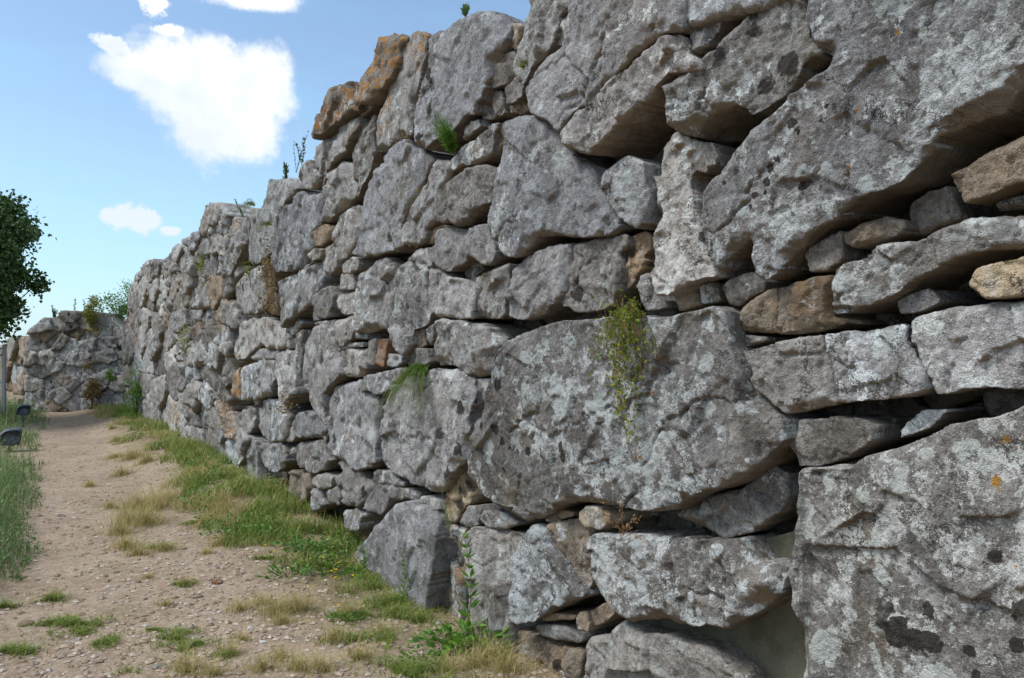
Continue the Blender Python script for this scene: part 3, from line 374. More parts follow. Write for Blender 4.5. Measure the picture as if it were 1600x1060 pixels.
JOG = [
(0.065,'w',[3.078,1.636,2.946,2.047,2.814,2.143,2.682,2.233,2.55,2.356,2.486,2.358,2.422,2.336,2.358,2.206,2.295,2.077,2.443,2.051,2.591,2.026,2.74,2.001,2.888,1.975,2.936,1.985,2.983,1.994,3.031,1.811]),
(-0.028,'w',[3.078,1.591,3.078,1.636,3.031,1.808,2.984,1.986,2.937,1.977,2.89,1.968,2.793,1.913,2.696,1.858,2.599,1.803,2.502,1.748,2.473,1.711,2.444,1.673,2.416,1.635,2.387,1.598,2.471,1.572,2.556,1.546,2.64,1.52,2.725,1.495,2.813,1.519,2.901,1.543,2.99,1.567]),
(0.002,'t',[2.877,1.969,2.289,2.069,2.193,2.034,2.5,1.756]),
(-0.029,'w',[2.286,2.077,2.349,2.207,2.413,2.336,2.477,2.359,2.541,2.357,2.455,2.359,2.37,2.362,2.284,2.365,2.198,2.397,2.138,2.512,2.078,2.428,2.018,2.345,1.957,2.261,1.985,2.202,2.012,2.143,2.039,2.084,2.067,2.025,2.125,2.032,2.184,2.039,2.235,2.058]),
(-0.052,'w',[2.378,1.599,2.494,1.751,2.184,2.031,2.066,2.017,2.025,1.989,2.023,1.984,2.35,1.593]),
(0.009,'w',[2.72,1.488,2.38,1.591,2.349,1.584,2.317,1.568,2.256,1.385,2.523,1.182,2.72,1.231]),
(-0.005,'g',[3.078,0.944,3.078,1.106,2.723,1.224,2.524,1.175,2.359,0.97,2.363,0.962,2.606,0.851]),
(-0.016,'w',[3.078,0.537,3.078,0.936,2.61,0.844,2.606,0.594,2.936,0.526]),
(-0.042,'g',[2.928,0.519,2.602,0.586,2.387,0.49,2.384,0.371,2.557,0.254,2.676,0.223]),
(-0.057,'p',[2.383,0.497,2.598,0.593,2.602,0.844,2.36,0.955,2.053,0.651,2.052,0.64]),
(0.023,'w',[2.353,0.975,2.516,1.177,2.251,1.379,1.969,1.239,1.959,1.224,2.086,1.063]),
(-0.024,'t',[2.278,-0.015,2.549,0.249,2.38,0.364,2.033,0.194,2.023,0.141]),
(0.006,'w',[2.885,0.057,2.676,0.215,2.556,0.246,2.284,-0.02,2.351,-0.118]),
(0.053,'w',[2.03,0.201,2.376,0.372,2.379,0.49,2.048,0.633,1.782,0.502,1.747,0.442]),
(-0.01,'t',[2.048,0.658,2.355,0.96,2.351,0.967,2.084,1.055,1.79,0.881]),
(-0.001,'w',[2.248,1.386,2.309,1.567,2.063,1.593,1.787,1.52,1.968,1.248]),
(0.029,'w',[2.342,1.589,2.017,1.979,1.851,1.857,2.065,1.6,2.313,1.575]),
(0.05,'g',[2.189,2.42,2.06,2.527,1.932,2.526,1.804,2.525,1.675,2.524,1.628,2.485,1.605,2.43,1.581,2.374,1.609,2.347,1.636,2.32,1.663,2.293,1.691,2.266,1.756,2.266,1.821,2.266,1.886,2.265,1.951,2.265,2.01,2.348,2.07,2.431,2.129,2.513]),
(0.013,'p',[2.021,1.996,2.059,2.022,1.95,2.257,1.691,2.258,1.607,2.121]),
(-0.028,'w',[1.464,2.078,1.598,2.122,1.684,2.262,1.575,2.369,1.331,2.304,1.256,2.229,1.382,2.093]),
(-0.067,'t',[1.667,2.524,1.549,2.523,1.431,2.523,1.314,2.522,1.196,2.505,1.23,2.51,1.264,2.454,1.297,2.383,1.331,2.312,1.392,2.329,1.452,2.345,1.513,2.361,1.574,2.377,1.597,2.432,1.62,2.486,1.644,2.524]),
(-0.027,'t',[2.015,1.987,2.016,1.989,1.6,2.115,1.471,2.072,1.628,1.808,1.843,1.862]),
(-0.05,'g',[1.187,2.503,1.096,2.489,1.005,2.474,0.914,2.468,0.823,2.462,0.866,2.465,0.881,2.432,0.938,2.384,0.995,2.336,1.052,2.289,1.109,2.241,1.144,2.239,1.179,2.237,1.214,2.235,1.249,2.233,1.287,2.271,1.324,2.309,1.29,2.38,1.256,2.452,1.221,2.509]),
(0.022,'t',[1.374,2.09,1.249,2.225,1.109,2.233,0.949,2.114,1.102,1.887]),
(-0.036,'g',[0.942,2.119,1.101,2.237,0.878,2.424,0.667,2.149,0.72,2.119]),
(-0.051,'w',[0.815,2.462,0.6,2.189,0.384,2.007,0.169,1.916,-0.046,1.836,-0.015,1.836,0.161,1.912,0.327,1.986,0.493,2.082,0.659,2.152,0.712,2.222,0.766,2.291,0.819,2.361,0.873,2.431,0.858,2.464]),
(-0.003,'w',[1.091,1.864,1.097,1.881,0.941,2.111,0.723,2.111,0.725,1.899,0.901,1.841]),
(-0.036,'w',[0.552,1.862,0.593,1.872,0.634,1.881,0.676,1.89,0.717,1.9,0.716,1.953,0.716,2.006,0.716,2.06,0.715,2.113,0.687,2.129,0.659,2.144,0.497,2.087,0.335,1.989,0.173,1.918,0.011,1.838,0.146,1.904,0.282,1.969,0.417,1.949]),
(-0.065,'w',[1.621,1.805,1.462,2.071,1.381,2.085,1.104,1.879,1.099,1.861,1.143,1.825,1.592,1.779]),
(0.048,'p',[1.557,1.54,1.589,1.558,1.589,1.771,1.145,1.817,1.145,1.55,1.359,1.496]),
(-0.03,'w',[1.78,1.527,2.056,1.599,1.843,1.853,1.628,1.8,1.597,1.773,1.597,1.559]),
(0.069,'w',[1.951,1.227,1.962,1.242,1.778,1.519,1.594,1.552,1.563,1.534,1.667,1.193]),
(0.051,'p',[1.659,1.191,1.556,1.531,1.363,1.488,1.31,1.233,1.399,1.158,1.546,1.135]),
(0.055,'g',[1.303,1.236,1.355,1.489,1.141,1.542,1.019,1.506,0.906,1.263]),
(-0.052,'w',[1.016,1.514,1.137,1.55,1.137,1.819,1.093,1.856,0.903,1.833,0.748,1.603]),
(0.029,'w',[0.74,1.605,0.895,1.835,0.72,1.892,0.554,1.855,0.471,1.69,0.661,1.595]),
(0.032,'g',[-0.046,1.836,-0.046,1.779,-0.046,1.63,0.081,1.646,0.208,1.661,0.336,1.676,0.463,1.692,0.484,1.733,0.505,1.774,0.526,1.815,0.546,1.857,0.408,1.946,0.27,1.965,0.131,1.897,-0.007,1.836]),
(-0.021,'p',[-0.046,1.622,-0.046,1.466,0.498,1.33,0.525,1.332,0.655,1.589,0.465,1.684]),
(0.044,'g',[0.897,1.263,1.01,1.507,0.742,1.597,0.663,1.587,0.533,1.331,0.818,1.224]),
(-0.07,'w',[1.112,0.949,1.391,1.154,1.304,1.228,0.901,1.256,0.823,1.217,0.822,1.094]),
(0.026,'g',[1.544,1.127,1.398,1.15,1.118,0.942,1.148,0.848,1.369,0.765,1.432,0.771,1.632,0.902]),
(0.026,'g',[1.78,0.509,2.044,0.64,2.045,0.651,1.782,0.878,1.638,0.896,1.441,0.767]),
(-0.01,'p',[2.078,1.06,1.952,1.219,1.665,1.185,1.552,1.129,1.64,0.904,1.782,0.886]),
(0.013,'p',[1.739,0.444,1.774,0.504,1.433,0.763,1.371,0.757,1.214,0.454,1.529,0.374]),
(0.063,'w',[1.205,0.455,1.363,0.759,1.145,0.841,0.767,0.656,0.765,0.647,1.163,0.447]),
(0.05,'p',[1.463,0.031,1.524,0.367,1.208,0.447,1.164,0.439,0.937,0.164]),
(-0.003,'p',[2.015,0.142,2.025,0.195,1.741,0.437,1.532,0.367,1.47,0.027,1.564,-0.066]),
(0.031,'p',[1.14,0.847,1.11,0.941,0.818,1.087,0.561,0.92,0.765,0.664]),
(-0.005,'p',[0.928,0.165,1.156,0.441,0.76,0.64,0.613,0.551,0.845,0.145]),
(-0.027,'g',[0.814,1.094,0.815,1.217,0.527,1.325,0.499,1.322,0.249,0.956,0.554,0.925]),
(0.039,'w',[0.756,0.647,0.759,0.658,0.553,0.917,0.242,0.949,-0.046,0.902,-0.046,0.71,0.434,0.529,0.606,0.556]),
(0.021,'w',[0.77,0.1,0.838,0.142,0.605,0.548,0.436,0.522,0.279,0.179]),
(-0.026,'g',[0.491,1.323,-0.046,1.458,-0.046,0.91,0.24,0.956]),
(0.027,'p',[0.27,0.18,0.428,0.523,-0.046,0.701,-0.046,0.103]),
(0.066,'w',[3.078,1.115,3.078,1.583,2.728,1.487,2.728,1.231]),
(-0.01,'w',[3.078,0.022,3.078,0.529,2.938,0.518,2.683,0.219,2.896,0.059]),
(-0.063,'p',[1.562,-0.296,2.295,-0.296,2.345,-0.124,2.276,-0.023,2.018,0.135,1.568,-0.074]),
(-0.033,'g',[0.765,-0.296,1.554,-0.296,1.56,-0.073,1.464,0.022,0.93,0.158,0.845,0.137,0.775,0.093]),
(-0.061,'t',[2.303,-0.296,3.078,-0.296,3.078,0.014,2.894,0.052,2.352,-0.126]),
(-0.023,'w',[-0.046,-0.296,0.757,-0.296,0.767,0.092,0.273,0.172,-0.046,0.095]),
]
FAR = [
(-0.029,'w',[4.927,1.334,4.927,1.727,4.682,1.738,4.436,1.749,4.19,1.76,3.944,1.794,4.046,1.777,4.173,1.761,4.301,1.658,4.428,1.468,4.553,1.435,4.678,1.401,4.803,1.367]),
(0.035,'t',[3.879,1.805,3.602,1.852,3.3,1.903,2.997,1.944,2.695,1.979,2.74,1.974,2.785,1.969,2.83,1.798,2.876,1.404,3.097,1.544,3.319,1.685,3.54,1.826,3.762,1.825,3.82,1.815]),
(0.111,'w',[2.814,1.264,2.827,1.317,2.839,1.371,2.793,1.773,2.747,1.973,2.701,1.979,2.655,1.984,2.421,2.012,2.187,2.017,1.953,2.007,1.719,1.996,1.844,2.002,1.984,2.008,2.123,1.788,2.262,1.48,2.372,1.403,2.483,1.326,2.593,1.248,2.703,1.171,2.742,1.188,2.78,1.204,2.797,1.234]),
(0.004,'b',[1.5,1.968,1.541,1.975,1.582,1.982,1.624,1.989,1.665,1.994,1.309,1.936,0.939,1.875,0.57,1.846,0.2,1.832,0.247,1.834,0.294,1.836,0.341,1.838,0.388,1.77,0.421,1.702,0.454,1.633,0.487,1.565,0.519,1.496,0.563,1.445,0.607,1.393,0.651,1.341,0.694,1.29,0.896,1.494,1.097,1.699,1.298,1.904]),
(0.058,'t',[0.347,1.775,0.3,1.836,0.253,1.834,0.206,1.833,0.159,1.831,0.034,1.826,-0.092,1.821,-0.218,1.816,-0.343,1.811,-0.343,1.402,-0.171,1.495,0.002,1.589,0.175,1.682]),
(-0.105,'t',[4.389,1.454,4.267,1.636,4.145,1.762,4.024,1.781,3.902,1.801,3.85,1.81,3.798,1.819,3.775,1.649,3.763,1.5,3.751,1.35,3.785,1.287,3.818,1.223,3.851,1.159,3.885,1.096,3.934,1.097,3.984,1.098,4.086,1.187,4.187,1.276,4.288,1.365]),
(-0.112,'b',[3.712,1.365,3.723,1.502,3.734,1.64,3.744,1.778,3.755,1.826,3.535,1.776,3.316,1.636,3.096,1.497,2.877,1.357,2.868,1.318,2.859,1.279,3.072,1.301,3.286,1.322,3.499,1.343]),
(-0.073,'t',[2.219,1.478,2.087,1.771,1.954,2.007,1.822,2.001,1.689,1.995,1.651,1.994,1.614,1.987,1.576,1.981,1.538,1.975,1.56,1.911,1.583,1.725,1.605,1.539,1.627,1.353,1.653,1.315,1.678,1.276,1.814,1.327,1.949,1.377,2.084,1.428]),
(0.093,'t',[1.586,1.362,1.565,1.535,1.544,1.708,1.524,1.881,1.503,1.969,1.306,1.854,1.109,1.654,0.912,1.454,0.715,1.254,0.724,1.216,0.732,1.178,0.946,1.224,1.159,1.27,1.373,1.316]),
(0.039,'w',[0.475,1.496,0.36,1.737,-0.343,1.356,-0.343,1.144]),
(-0.12,'t',[4.927,0.937,4.927,1.292,4.421,1.429,4.023,1.079,4.381,0.802]),
(-0.048,'t',[3.781,0.981,3.849,1.077,3.72,1.325,2.845,1.238,2.819,1.193,2.988,1.044]),
(-0.042,'t',[2.672,1.144,2.243,1.445,1.693,1.239,1.727,1.01,2.606,1.061]),
(-0.096,'b',[1.644,0.885,1.689,0.991,1.651,1.244,1.599,1.324,0.786,1.149,1.572,0.831]),
(0.037,'t',[0.695,1.162,0.675,1.251,0.497,1.461,-0.274,1.13,0.544,0.996]),
(-0.03,'t',[4.132,0.311,4.351,0.774,3.985,1.058,3.883,1.056,3.81,0.952,3.683,0.324,3.759,0.162,3.917,0.132]),
(0.089,'t',[3.648,0.352,3.767,0.942,3.016,1.002,3.276,0.566]),
(-0.083,'w',[2.388,0.368,2.589,1.019,1.723,0.97,1.685,0.877,2.171,0.45]),
(-0.094,'b',[1.389,0.472,1.547,0.798,0.764,1.115,1.078,0.546]),
(0.06,'b',[0.503,0.92,0.522,0.959,-0.343,1.101,-0.343,0.645]),
(-0.112,'t',[4.927,0.369,4.927,0.895,4.39,0.763,4.18,0.321]),
(-0.037,'w',[3.235,0.557,2.964,1.012,2.79,1.165,2.713,1.132,2.635,1.032,2.422,0.342,2.496,0.093,2.501,0.089]),
(-0.044,'t',[2.119,0.442,1.66,0.846,1.59,0.795,1.422,0.447,1.471,0.272]),
(0.045,'t',[1.04,0.534,0.714,1.123,0.568,0.963,0.537,0.898,0.478,0.379,0.595,0.153]),
(-0.007,'b',[0.44,0.398,0.494,0.875,-0.343,0.603,-0.343,0.532,-0.237,0.488]),
(-0.092,'w',[4.927,-0.107,4.927,0.329,4.156,0.279,3.953,0.11]),
(-0.05,'b',[3.721,0.148,3.647,0.307,3.262,0.528,2.543,0.069,3.672,0.1]),
(0.055,'b',[2.454,0.092,2.385,0.327,2.159,0.411,1.476,0.232,1.467,0.088,1.485,0.045,2.343,0.042]),
(-0.112,'t',[1.428,0.104,1.437,0.245,1.384,0.432,1.07,0.507,0.609,0.112,0.611,0.093]),
(0.018,'t',[0.486,-0.188,0.572,0.076,0.569,0.116,0.445,0.357,-0.196,0.442,0.232,-0.113]),
(0.028,'w',[4.181,-0.38,4.927,-0.38,4.927,-0.148,3.974,0.064]),
(0.043,'b',[2.691,-0.38,3.085,-0.38,3.565,-0.098,3.647,0.059,2.541,0.029]),
(-0.008,'w',[1.55,-0.38,1.926,-0.38,2.299,0.002,1.49,0.004,1.475,-0.18]),
(-0.104,'t',[0.556,-0.38,0.572,-0.38,1.436,-0.167,1.451,0.021,1.434,0.064,0.606,0.053,0.52,-0.214]),
(-0.081,'b',[0.181,-0.111,-0.254,0.452,-0.343,0.489,-0.343,-0.131]),
(-0.078,'b',[3.607,-0.38,4.137,-0.38,3.922,0.081,3.912,0.092,3.752,0.122,3.696,0.068,3.601,-0.117]),
(0.106,'t',[3.164,-0.38,3.567,-0.38,3.561,-0.147]),
(0.054,'w',[1.982,-0.38,2.649,-0.38,2.495,0.038,2.486,0.051,2.476,0.058,2.358,0.005]),
(-0.118,'t',[0.739,-0.38,1.507,-0.38,1.443,-0.207]),
(-0.011,'t',[-0.343,-0.38,0.515,-0.38,0.482,-0.229,0.218,-0.15,-0.343,-0.171]),
]
W2,U2,N2=(-9.2, 19.2),(-0.99027, 0.13917),(-0.13917, -0.99027)
W3,U3,N3=(-15.6, 25.5),(-0.70711, 0.70711),(-0.70711, -0.70711)
DRY=[(-5.29,10.87,0.2),(-4.88,9.78,0.14),(-4.82,10.29,0.16),(-5.67,11.18,0.12),(-3.74,7.83,0.2),(-3.48,7.68,0.22),(-3.51,7.99,0.15),(-3.52,7.17,0.18),(-3.33,7.12,0.2),(-3.38,6.75,0.14),(-4.87,9.02,0.09),(-2.92,7.53,0.1),(-2.7,6.82,0.11),(-3.09,6.26,0.13),(-2.9,6.06,0.1),(-4.02,7.83,0.09),(-2.75,6.18,0.1),(-2.21,5.3,0.09),(-2.53,5.44,0.06),(-2.17,4.9,0.07),(-1.66,4.78,0.12),(-1.43,4.72,0.16),(-1.58,4.9,0.1),(-1.31,4.78,0.17),(-1.34,4.56,0.1),(-1.62,3.89,0.14),(-1.47,3.85,0.1),(-1.25,3.92,0.12),(-1.19,4.05,0.1),(-1.49,4.31,0.07),(-2.86,7.68,0.1),(-4.66,11.18,0.15),(-5.3,12.22,0.12),(-4.13,10.29,0.12),(-3.58,9.32,0.12),(-3.64,8.89,0.1),(-7.41,14.48,0.1),(-6.53,12.86,0.12),(-9.28,17.77,0.12),(-1.48,4.13,0.08),(-0.98,4.31,0.12),(-0.95,3.89,0.14),(-0.79,4.05,0.12),(-1.06,3.92,0.1),(-0.98,4.72,0.12),(-0.72,4.41,0.1),(-0.32,3.89,0.12),(-0.19,3.96,0.14),(-0.03,3.89,0.16),(-0.1,4.05,0.14),(-2.95,5.03,0.08),(-2.34,6.22,0.08),(-2.36,6.03,0.06)]
GRN=[(-2.56,4.51,0.07,0.14),(-2.66,4.56,0.06,0.12),(-2.49,4.53,0.07,0.12),(-2.46,4.41,0.05,0.14),(-2.19,4.22,0.06,0.1),(-2.14,4.26,0.05,0.12),(-2.12,4.33,0.05,0.08),(-2.64,4.13,0.07,0.1),(-2.59,4.15,0.06,0.1),(-1.85,4.41,0.05,0.08),(-2.23,5.3,0.05,0.08),(-2.82,6.26,0.07,0.12),(-1.86,4.31,0.07,0.08),(-1.74,4.22,0.06,0.16),(-1.52,4.09,0.05,0.08),(-1.9,3.92,0.04,0.06),(-0.74,4.31,0.07,0.16),(-0.55,3.89,0.09,0.2),(-0.45,3.92,0.08,0.18),(-0.92,4.36,0.06,0.14),(-1.01,4.67,0.06,0.12),(-0.68,4.78,0.09,0.16),(-0.57,4.67,0.1,0.16),(-0.8,4.9,0.12,0.16),(-0.95,5.16,0.14,0.16),(-0.92,5.37,0.12,0.14),(-2.92,4.96,0.08,0.08),(-1.84,5.85,0.06,0.1),(-2.86,6.99,0.05,0.08),(-2.04,4.46,0.03,0.05),(-3.12,4.84,0.08,0.08),(-0.35,3.85,0.09,0.14),(-0.88,4.67,0.08,0.12)]
BROAD=[(-1.56,5.44,0.22),(-1.37,5.6,0.24),(-1.22,5.52,0.18),(-1.58,6.03,0.2),(-1.38,6.03,0.2),(-2.1,6.42,0.2),(-2.29,6.53,0.16),(-2.08,6.87,0.16),(-1.11,5.44,0.16),(-2.95,7.68,0.12),(-0.65,4.96,0.12),(-0.22,4.22,0.3),(-0.38,4.22,0.2),(-0.13,4.13,0.18),(-0.46,4,0.14),(-0.98,4.61,0.12)]
FLOW=[(-1.7,5.79),(-1.74,5.71),(-1.86,5.9),(-1.26,4.86),(-1.14,5.06),(-1.2,5.21),(-1.18,5.25),(-1.34,5.54),(-1.75,6.47),(-1.8,7.1),(-2.59,8.23),(-3.76,9.19),(-1.04,5.11),(-1.2,5.41),(-1,4.52)]
ROCKS=[(-1.66,5.68,0.055),(-3.26,6.97,0.03),(-2.83,4.56,0.07),(-2.03,5.06,0.05),(-2.01,5.34,0.06),(-0.83,4.22,0.05),(-2.39,4.31,0.035),(-1.31,4,0.05),(-1.78,3.96,0.04)]
PW={'fern': (0.421, 2.75), 'ferny': (0.884, 1.477), 'vine': (-1.2, 1.745), 'twig': (-1.152, 0.821), 'stem': (0.385, 0.561), 'crest_leafy': (4.424, 3.352), 'spike1': (4.03, 3.402), 'spike2': (3.824, 3.399), 'sprig': (6.116, 3.216), 'drape': (5.044, 3.166), 'drape2': (4.375, 2.863), 'toptuft': (0.568, 3.702), 'redmoss': (1.056, 2.999), 'moss1': (1.055, 2.637), 'moss2': (1.345, 2.353), 'farivy': (14.244, 0.335), 'ivy2': (23.461, 2.489), 'weed': (0.043, 0.274), 'tip': (-0.371, 3.013), 'dm': (4.342, 2.283), 'orange': (3.671, 1.057), 'm3': (7.896, 2.794), 'm4': (5.304, 2.461), 'm5': (9.124, 1.796), 'm6': (9.451, 3.08), 'm7': (6.413, 0.808)}
PJ={'grass': (1.0154416300267086, 1.835976827256355), 'grass2': (1.2277210050101548, 2.311061498971491), 'bush': (0.7682592326388227, 2.451975516782378), 'bush2': (0.5410023184907139, 2.6485947875404525), 'sp1': (1.8325021022637569, 2.530022358157515), 'sp2': (1.5342093609349687, 2.528047870628363), 'sp3': (1.4640895353252752, 2.5115817131242792), 'sp4': (1.184552269208106, 2.477824074447973), 'sp5': (1.0450932840766933, 2.44504264430046), 'ivy': (0.5809876748206116, 0.8947262212004831), 'thatch': (1.0396463059583565, 0.42097816480339256), 'twig': (2.378447110755511, 2.3725864880921392)}


# ------------------------------------------------------------------ noise
def h3(ix, iy, iz, seed):
    with np.errstate(over='ignore'):
        h = (ix.astype(np.uint32)*np.uint32(374761393) + iy.astype(np.uint32)*np.uint32(668265263)
             + iz.astype(np.uint32)*np.uint32(2147483647) + np.uint32((seed*974711) & 0xffffffff))
        h = (h ^ (h >> np.uint32(13)))*np.uint32(1274126177)
        h = (h ^ (h >> np.uint32(16)))*np.uint32(2246822519)
        h = h ^ (h >> np.uint32(15))
    return (h & np.uint32(0xffffff)).astype(np.float32)/np.float32(0xffffff)
def vnoise(p, seed=0):
    """value noise in -1..1 for an (N,3) array"""
    i = np.floor(p).astype(np.int64); f = (p-i).astype(np.float32); f = f*f*f*(f*(f*6-15)+10)
    x, y, z = i[:, 0], i[:, 1], i[:, 2]
    r = 0
    for dx in (0, 1):
        wx = f[:, 0] if dx else 1-f[:, 0]
        for dy in (0, 1):
            wy = f[:, 1] if dy else 1-f[:, 1]
            for dz in (0, 1):
                wz = f[:, 2] if dz else 1-f[:, 2]
                r = r + wx*wy*wz*h3(x+dx, y+dy, z+dz, seed)
    return r*2-1
def fbm(p, freq, octv=3, seed=0, gain=.5, ridge=False):
    a = 1.0; s = 0; t = 0
    for k in range(octv):
        n = vnoise(p*freq+17.3*k, seed+k*31)
        if ridge: n = 1-2*np.abs(n)
        s = s+a*n; t += a; a *= gain; freq *= 2.03
    return s/t
def facets(q, fs, seed, off, tilt, edge=False):
    """chipped rock: each jittered cell is a little tilted plane, (N,2) -> height"""
    g = q/fs; i = np.floor(g).astype(np.int64)
    best = np.full(len(q), 1e9); sec = best.copy(); hh = np.zeros(len(q))
    zero = np.zeros(len(q), np.int64)
    for dx in (-1, 0, 1):
        for dy in (-1, 0, 1):
            cx, cy = i[:, 0]+dx, i[:, 1]+dy
            sx = cx+h3(cx, cy, zero, seed); sy = cy+h3(cx, cy, zero, seed+1)
            ddx, ddy = g[:, 0]-sx, g[:, 1]-sy
            d = ddx*ddx+ddy*ddy
            v = off*(h3(cx, cy, zero, seed+2)*2-1) + tilt*fs*((h3(cx, cy, zero, seed+3)*2-1)*ddx+(h3(cx, cy, zero, seed+4)*2-1)*ddy)
            m = d < best; sec = np.where(m, best, np.minimum(sec, d)); best = np.where(m, d, best); hh = np.where(m, v, hh)
    if edge: return (np.sqrt(sec)-np.sqrt(best))*fs*.5
    return hh

# ------------------------------------------------------------------ mesh helpers
def mesh_np(name, co, faces, mat, smooth=True, colour=None):
    me = bpy.data.meshes.new(name)
    co = np.asarray(co, np.float32); faces = np.asarray(faces, np.int32); k = faces.shape[1]
    me.vertices.add(len(co)); me.vertices.foreach_set('co', co.ravel())
    me.loops.add(faces.size); me.loops.foreach_set('vertex_index', faces.ravel())
    me.polygons.add(len(faces)); me.polygons.foreach_set('loop_start', np.arange(0, faces.size, k, dtype=np.int32))
    me.polygons.foreach_set('use_smooth', np.full(len(faces), smooth, dtype=bool))
    me.update(calc_edges=True)
    if mat is not None: me.materials.append(mat)
    return me
def ob_(name, me, parent=None, loc=None):
    o = bpy.data.objects.new(name, me); C.objects.link(o)
    if parent is not None: o.parent = parent
    if loc is not None: o.location = loc
    return o
def empty(name, loc, label, cat, group=None, rz=0):
    o = bpy.data.objects.new(name, None); C.objects.link(o); o.location = loc; o.rotation_euler = (0, 0, rz)
    o.empty_display_size = .1
    o['label'] = label; o['category'] = cat
    if group: o['group'] = group
    return o
def tag(o, label, cat, group=None):
    o['label'] = label; o['category'] = cat
    if group: o['group'] = group
def put(name, co, faces, mat, root, smooth=True):
    """part whose vertices are given in world metres, with its origin at its own centre"""
    co = np.asarray(co, np.float32); c = (co.min(0)+co.max(0))/2
    me = mesh_np(name, co-c, faces, mat, smooth)
    base = np.array(root.location) if root is not None else np.zeros(3)
    return ob_(name, me, root, Vector(c-base))

# ------------------------------------------------------------------ materials
def new_mat(name):
    m = bpy.data.materials.new(name); m.use_nodes = True; t = NT(m.node_tree); t.n.clear()
    b = t.node('ShaderNodeBsdfPrincipled'); o = t.node('ShaderNodeOutputMaterial'); t.l.new(b.outputs[0], o.inputs[0])
    b.inputs['Roughness'].default_value = .9
    b.inputs['Specular IOR Level'].default_value = .25
    return m, t, b
def stone_mat(name, lo, hi, lichen=.5, black=.35, orange=.12, warm=(.20, .165, .12), warm_amt=.35, streak=0.0, orange_scale=7.0, spots=(), ospots=()):
    m, t, b = new_mat(name)
    P = t.node('ShaderNodeNewGeometry'); pos = P.outputs['Position']
    rnd = t.node('ShaderNodeObjectInfo').outputs['Random']
    pos = t.vm('ADD', pos, t.node('ShaderNodeCombineXYZ', ins={0: t.m('MULTIPLY', rnd, 31.0), 1: t.m('MULTIPLY', rnd, 17.0), 2: t.m('MULTIPLY', rnd, 7.0)}).outputs[0])
    warpv = t.vm('SCALE', t.vm('SUBTRACT', t.noise(pos, 14.0, 4, .7, out=1), (.5, .5, .5)), .11)
    wp = t.vm('ADD', pos, warpv)
    warpv2 = t.vm('SCALE', t.vm('SUBTRACT', t.noise(pos, 60.0, 3, .7, out=1), (.5, .5, .5)), .03)
    wp2 = t.vm('ADD', wp, warpv2)
    big = t.noise(pos, 1.7, 5, .6); mid = t.noise(wp, 7.0, 5, .68); fine = t.noise(pos, 46.0, 4, .78); grit = t.noise(pos, 190.0, 2, .8)
    v = t.m('ADD', t.m('MULTIPLY', big, .30), t.m('ADD', t.m('MULTIPLY', mid, .45), t.m('ADD', t.m('MULTIPLY', fine, .50), t.m('MULTIPLY', grit, .34))))
    v = t.step(v, .60, 1.0)
    col = t.mix(v, lo, hi)
    # object to object tone
    tone = t.m('ADD', .78, t.m('MULTIPLY', rnd, .42))
    rnd2 = t.m('FRACT', t.m('MULTIPLY', rnd, 13.7)); rnd3 = t.m('FRACT', t.m('MULTIPLY', rnd, 37.3))
    # warm stains
    wm = t.m('MULTIPLY', t.step(t.noise(wp, 2.6, 4, .6), .50, .66), min(1, warm_amt*1.25))
    col = t.mix(wm, col, warm)
    # protected undersides never see rain or lichen: raw ochre-brown stone
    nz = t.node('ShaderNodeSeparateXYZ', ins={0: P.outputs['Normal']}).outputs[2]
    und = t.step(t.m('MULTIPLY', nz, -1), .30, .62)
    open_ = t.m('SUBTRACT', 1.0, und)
    # grey-green crust lichen: rounded patches with ragged rims
    cover = t.m('ADD', t.noise(pos, 1.3, 3, .5), t.m('MULTIPLY', t.m('SUBTRACT', rnd3, .5), .16))
    l1 = t.m('ADD', t.noise(wp2, 9.0, 4, .7), t.m('MULTIPLY', t.m('SUBTRACT', cover, .5), .7))
    lm = t.m('MULTIPLY', t.step(l1, .672-.12*lichen, .688-.12*lichen), open_)
    lcol = t.mix(t.step(fine, .35, .65), (.38, .41, .415), (.60, .64, .65))
    lm = t.m('MULTIPLY', lm, t.m('ADD', .40, t.m('MULTIPLY', t.step(t.noise(pos, 28.0, 3, .75), .42, .50), .60)))
    col = t.mix(lm, col, lcol)
    # rain streaks and runs down the face
    st = t.node('ShaderNodeMapping', ins={0: wp}); st.inputs['Scale'].default_value = (9, 9, 1.1)
    sk = t.noise(st.outputs[0], 1.6, 4, .7)
    col = t.mix(t.m('MULTIPLY', t.step(sk, .55, .66), .38), col, (.10, .092, .082))
    col = t.mix(t.m('MULTIPLY', t.step(sk, .44, .34), .35), col, (.48, .50, .50))
    # pale speckle
    sp = t.m('MULTIPLY', t.step(t.noise(wp2, 38.0, 3, .7), .60, .63), t.m('MULTIPLY', t.m('MULTIPLY', open_, .30+.55*lichen), t.m('ADD', .25, t.m('MULTIPLY', rnd2, .75))))
    col = t.mix(sp, col, (.46, .47, .46))
    # round blotches
    vd = t.voro(wp, 5.5); 
    vc = t.voro(wp, 5.5, out='Color'); vr = t.node('ShaderNodeSeparateXYZ', ins={0: vc}).outputs[0]
    vf = t.voro(wp, 13.0); vfr = t.node('ShaderNodeSeparateXYZ', ins={0: t.voro(wp, 13.0, out='Color')}).outputs[2]
    pb = t.m('MAXIMUM', t.m('MULTIPLY', t.step(vd, .36, .32), t.step(vr, .86-.10*lichen, .865-.10*lichen)), t.m('MULTIPLY', t.step(vf, .40, .36), t.step(vfr, .86-.14*lichen, .865-.14*lichen)))
    pb = t.m('MULTIPLY', pb, t.m('MULTIPLY', open_, min(.85, .25+.5*lichen)))
    col = t.mix(pb, col, (.45, .50, .50))
    # black lichen and dark weather stain
    dk = t.m('MULTIPLY', t.step(t.noise(wp, 5.0, 4, .72), .54, .66), .6)
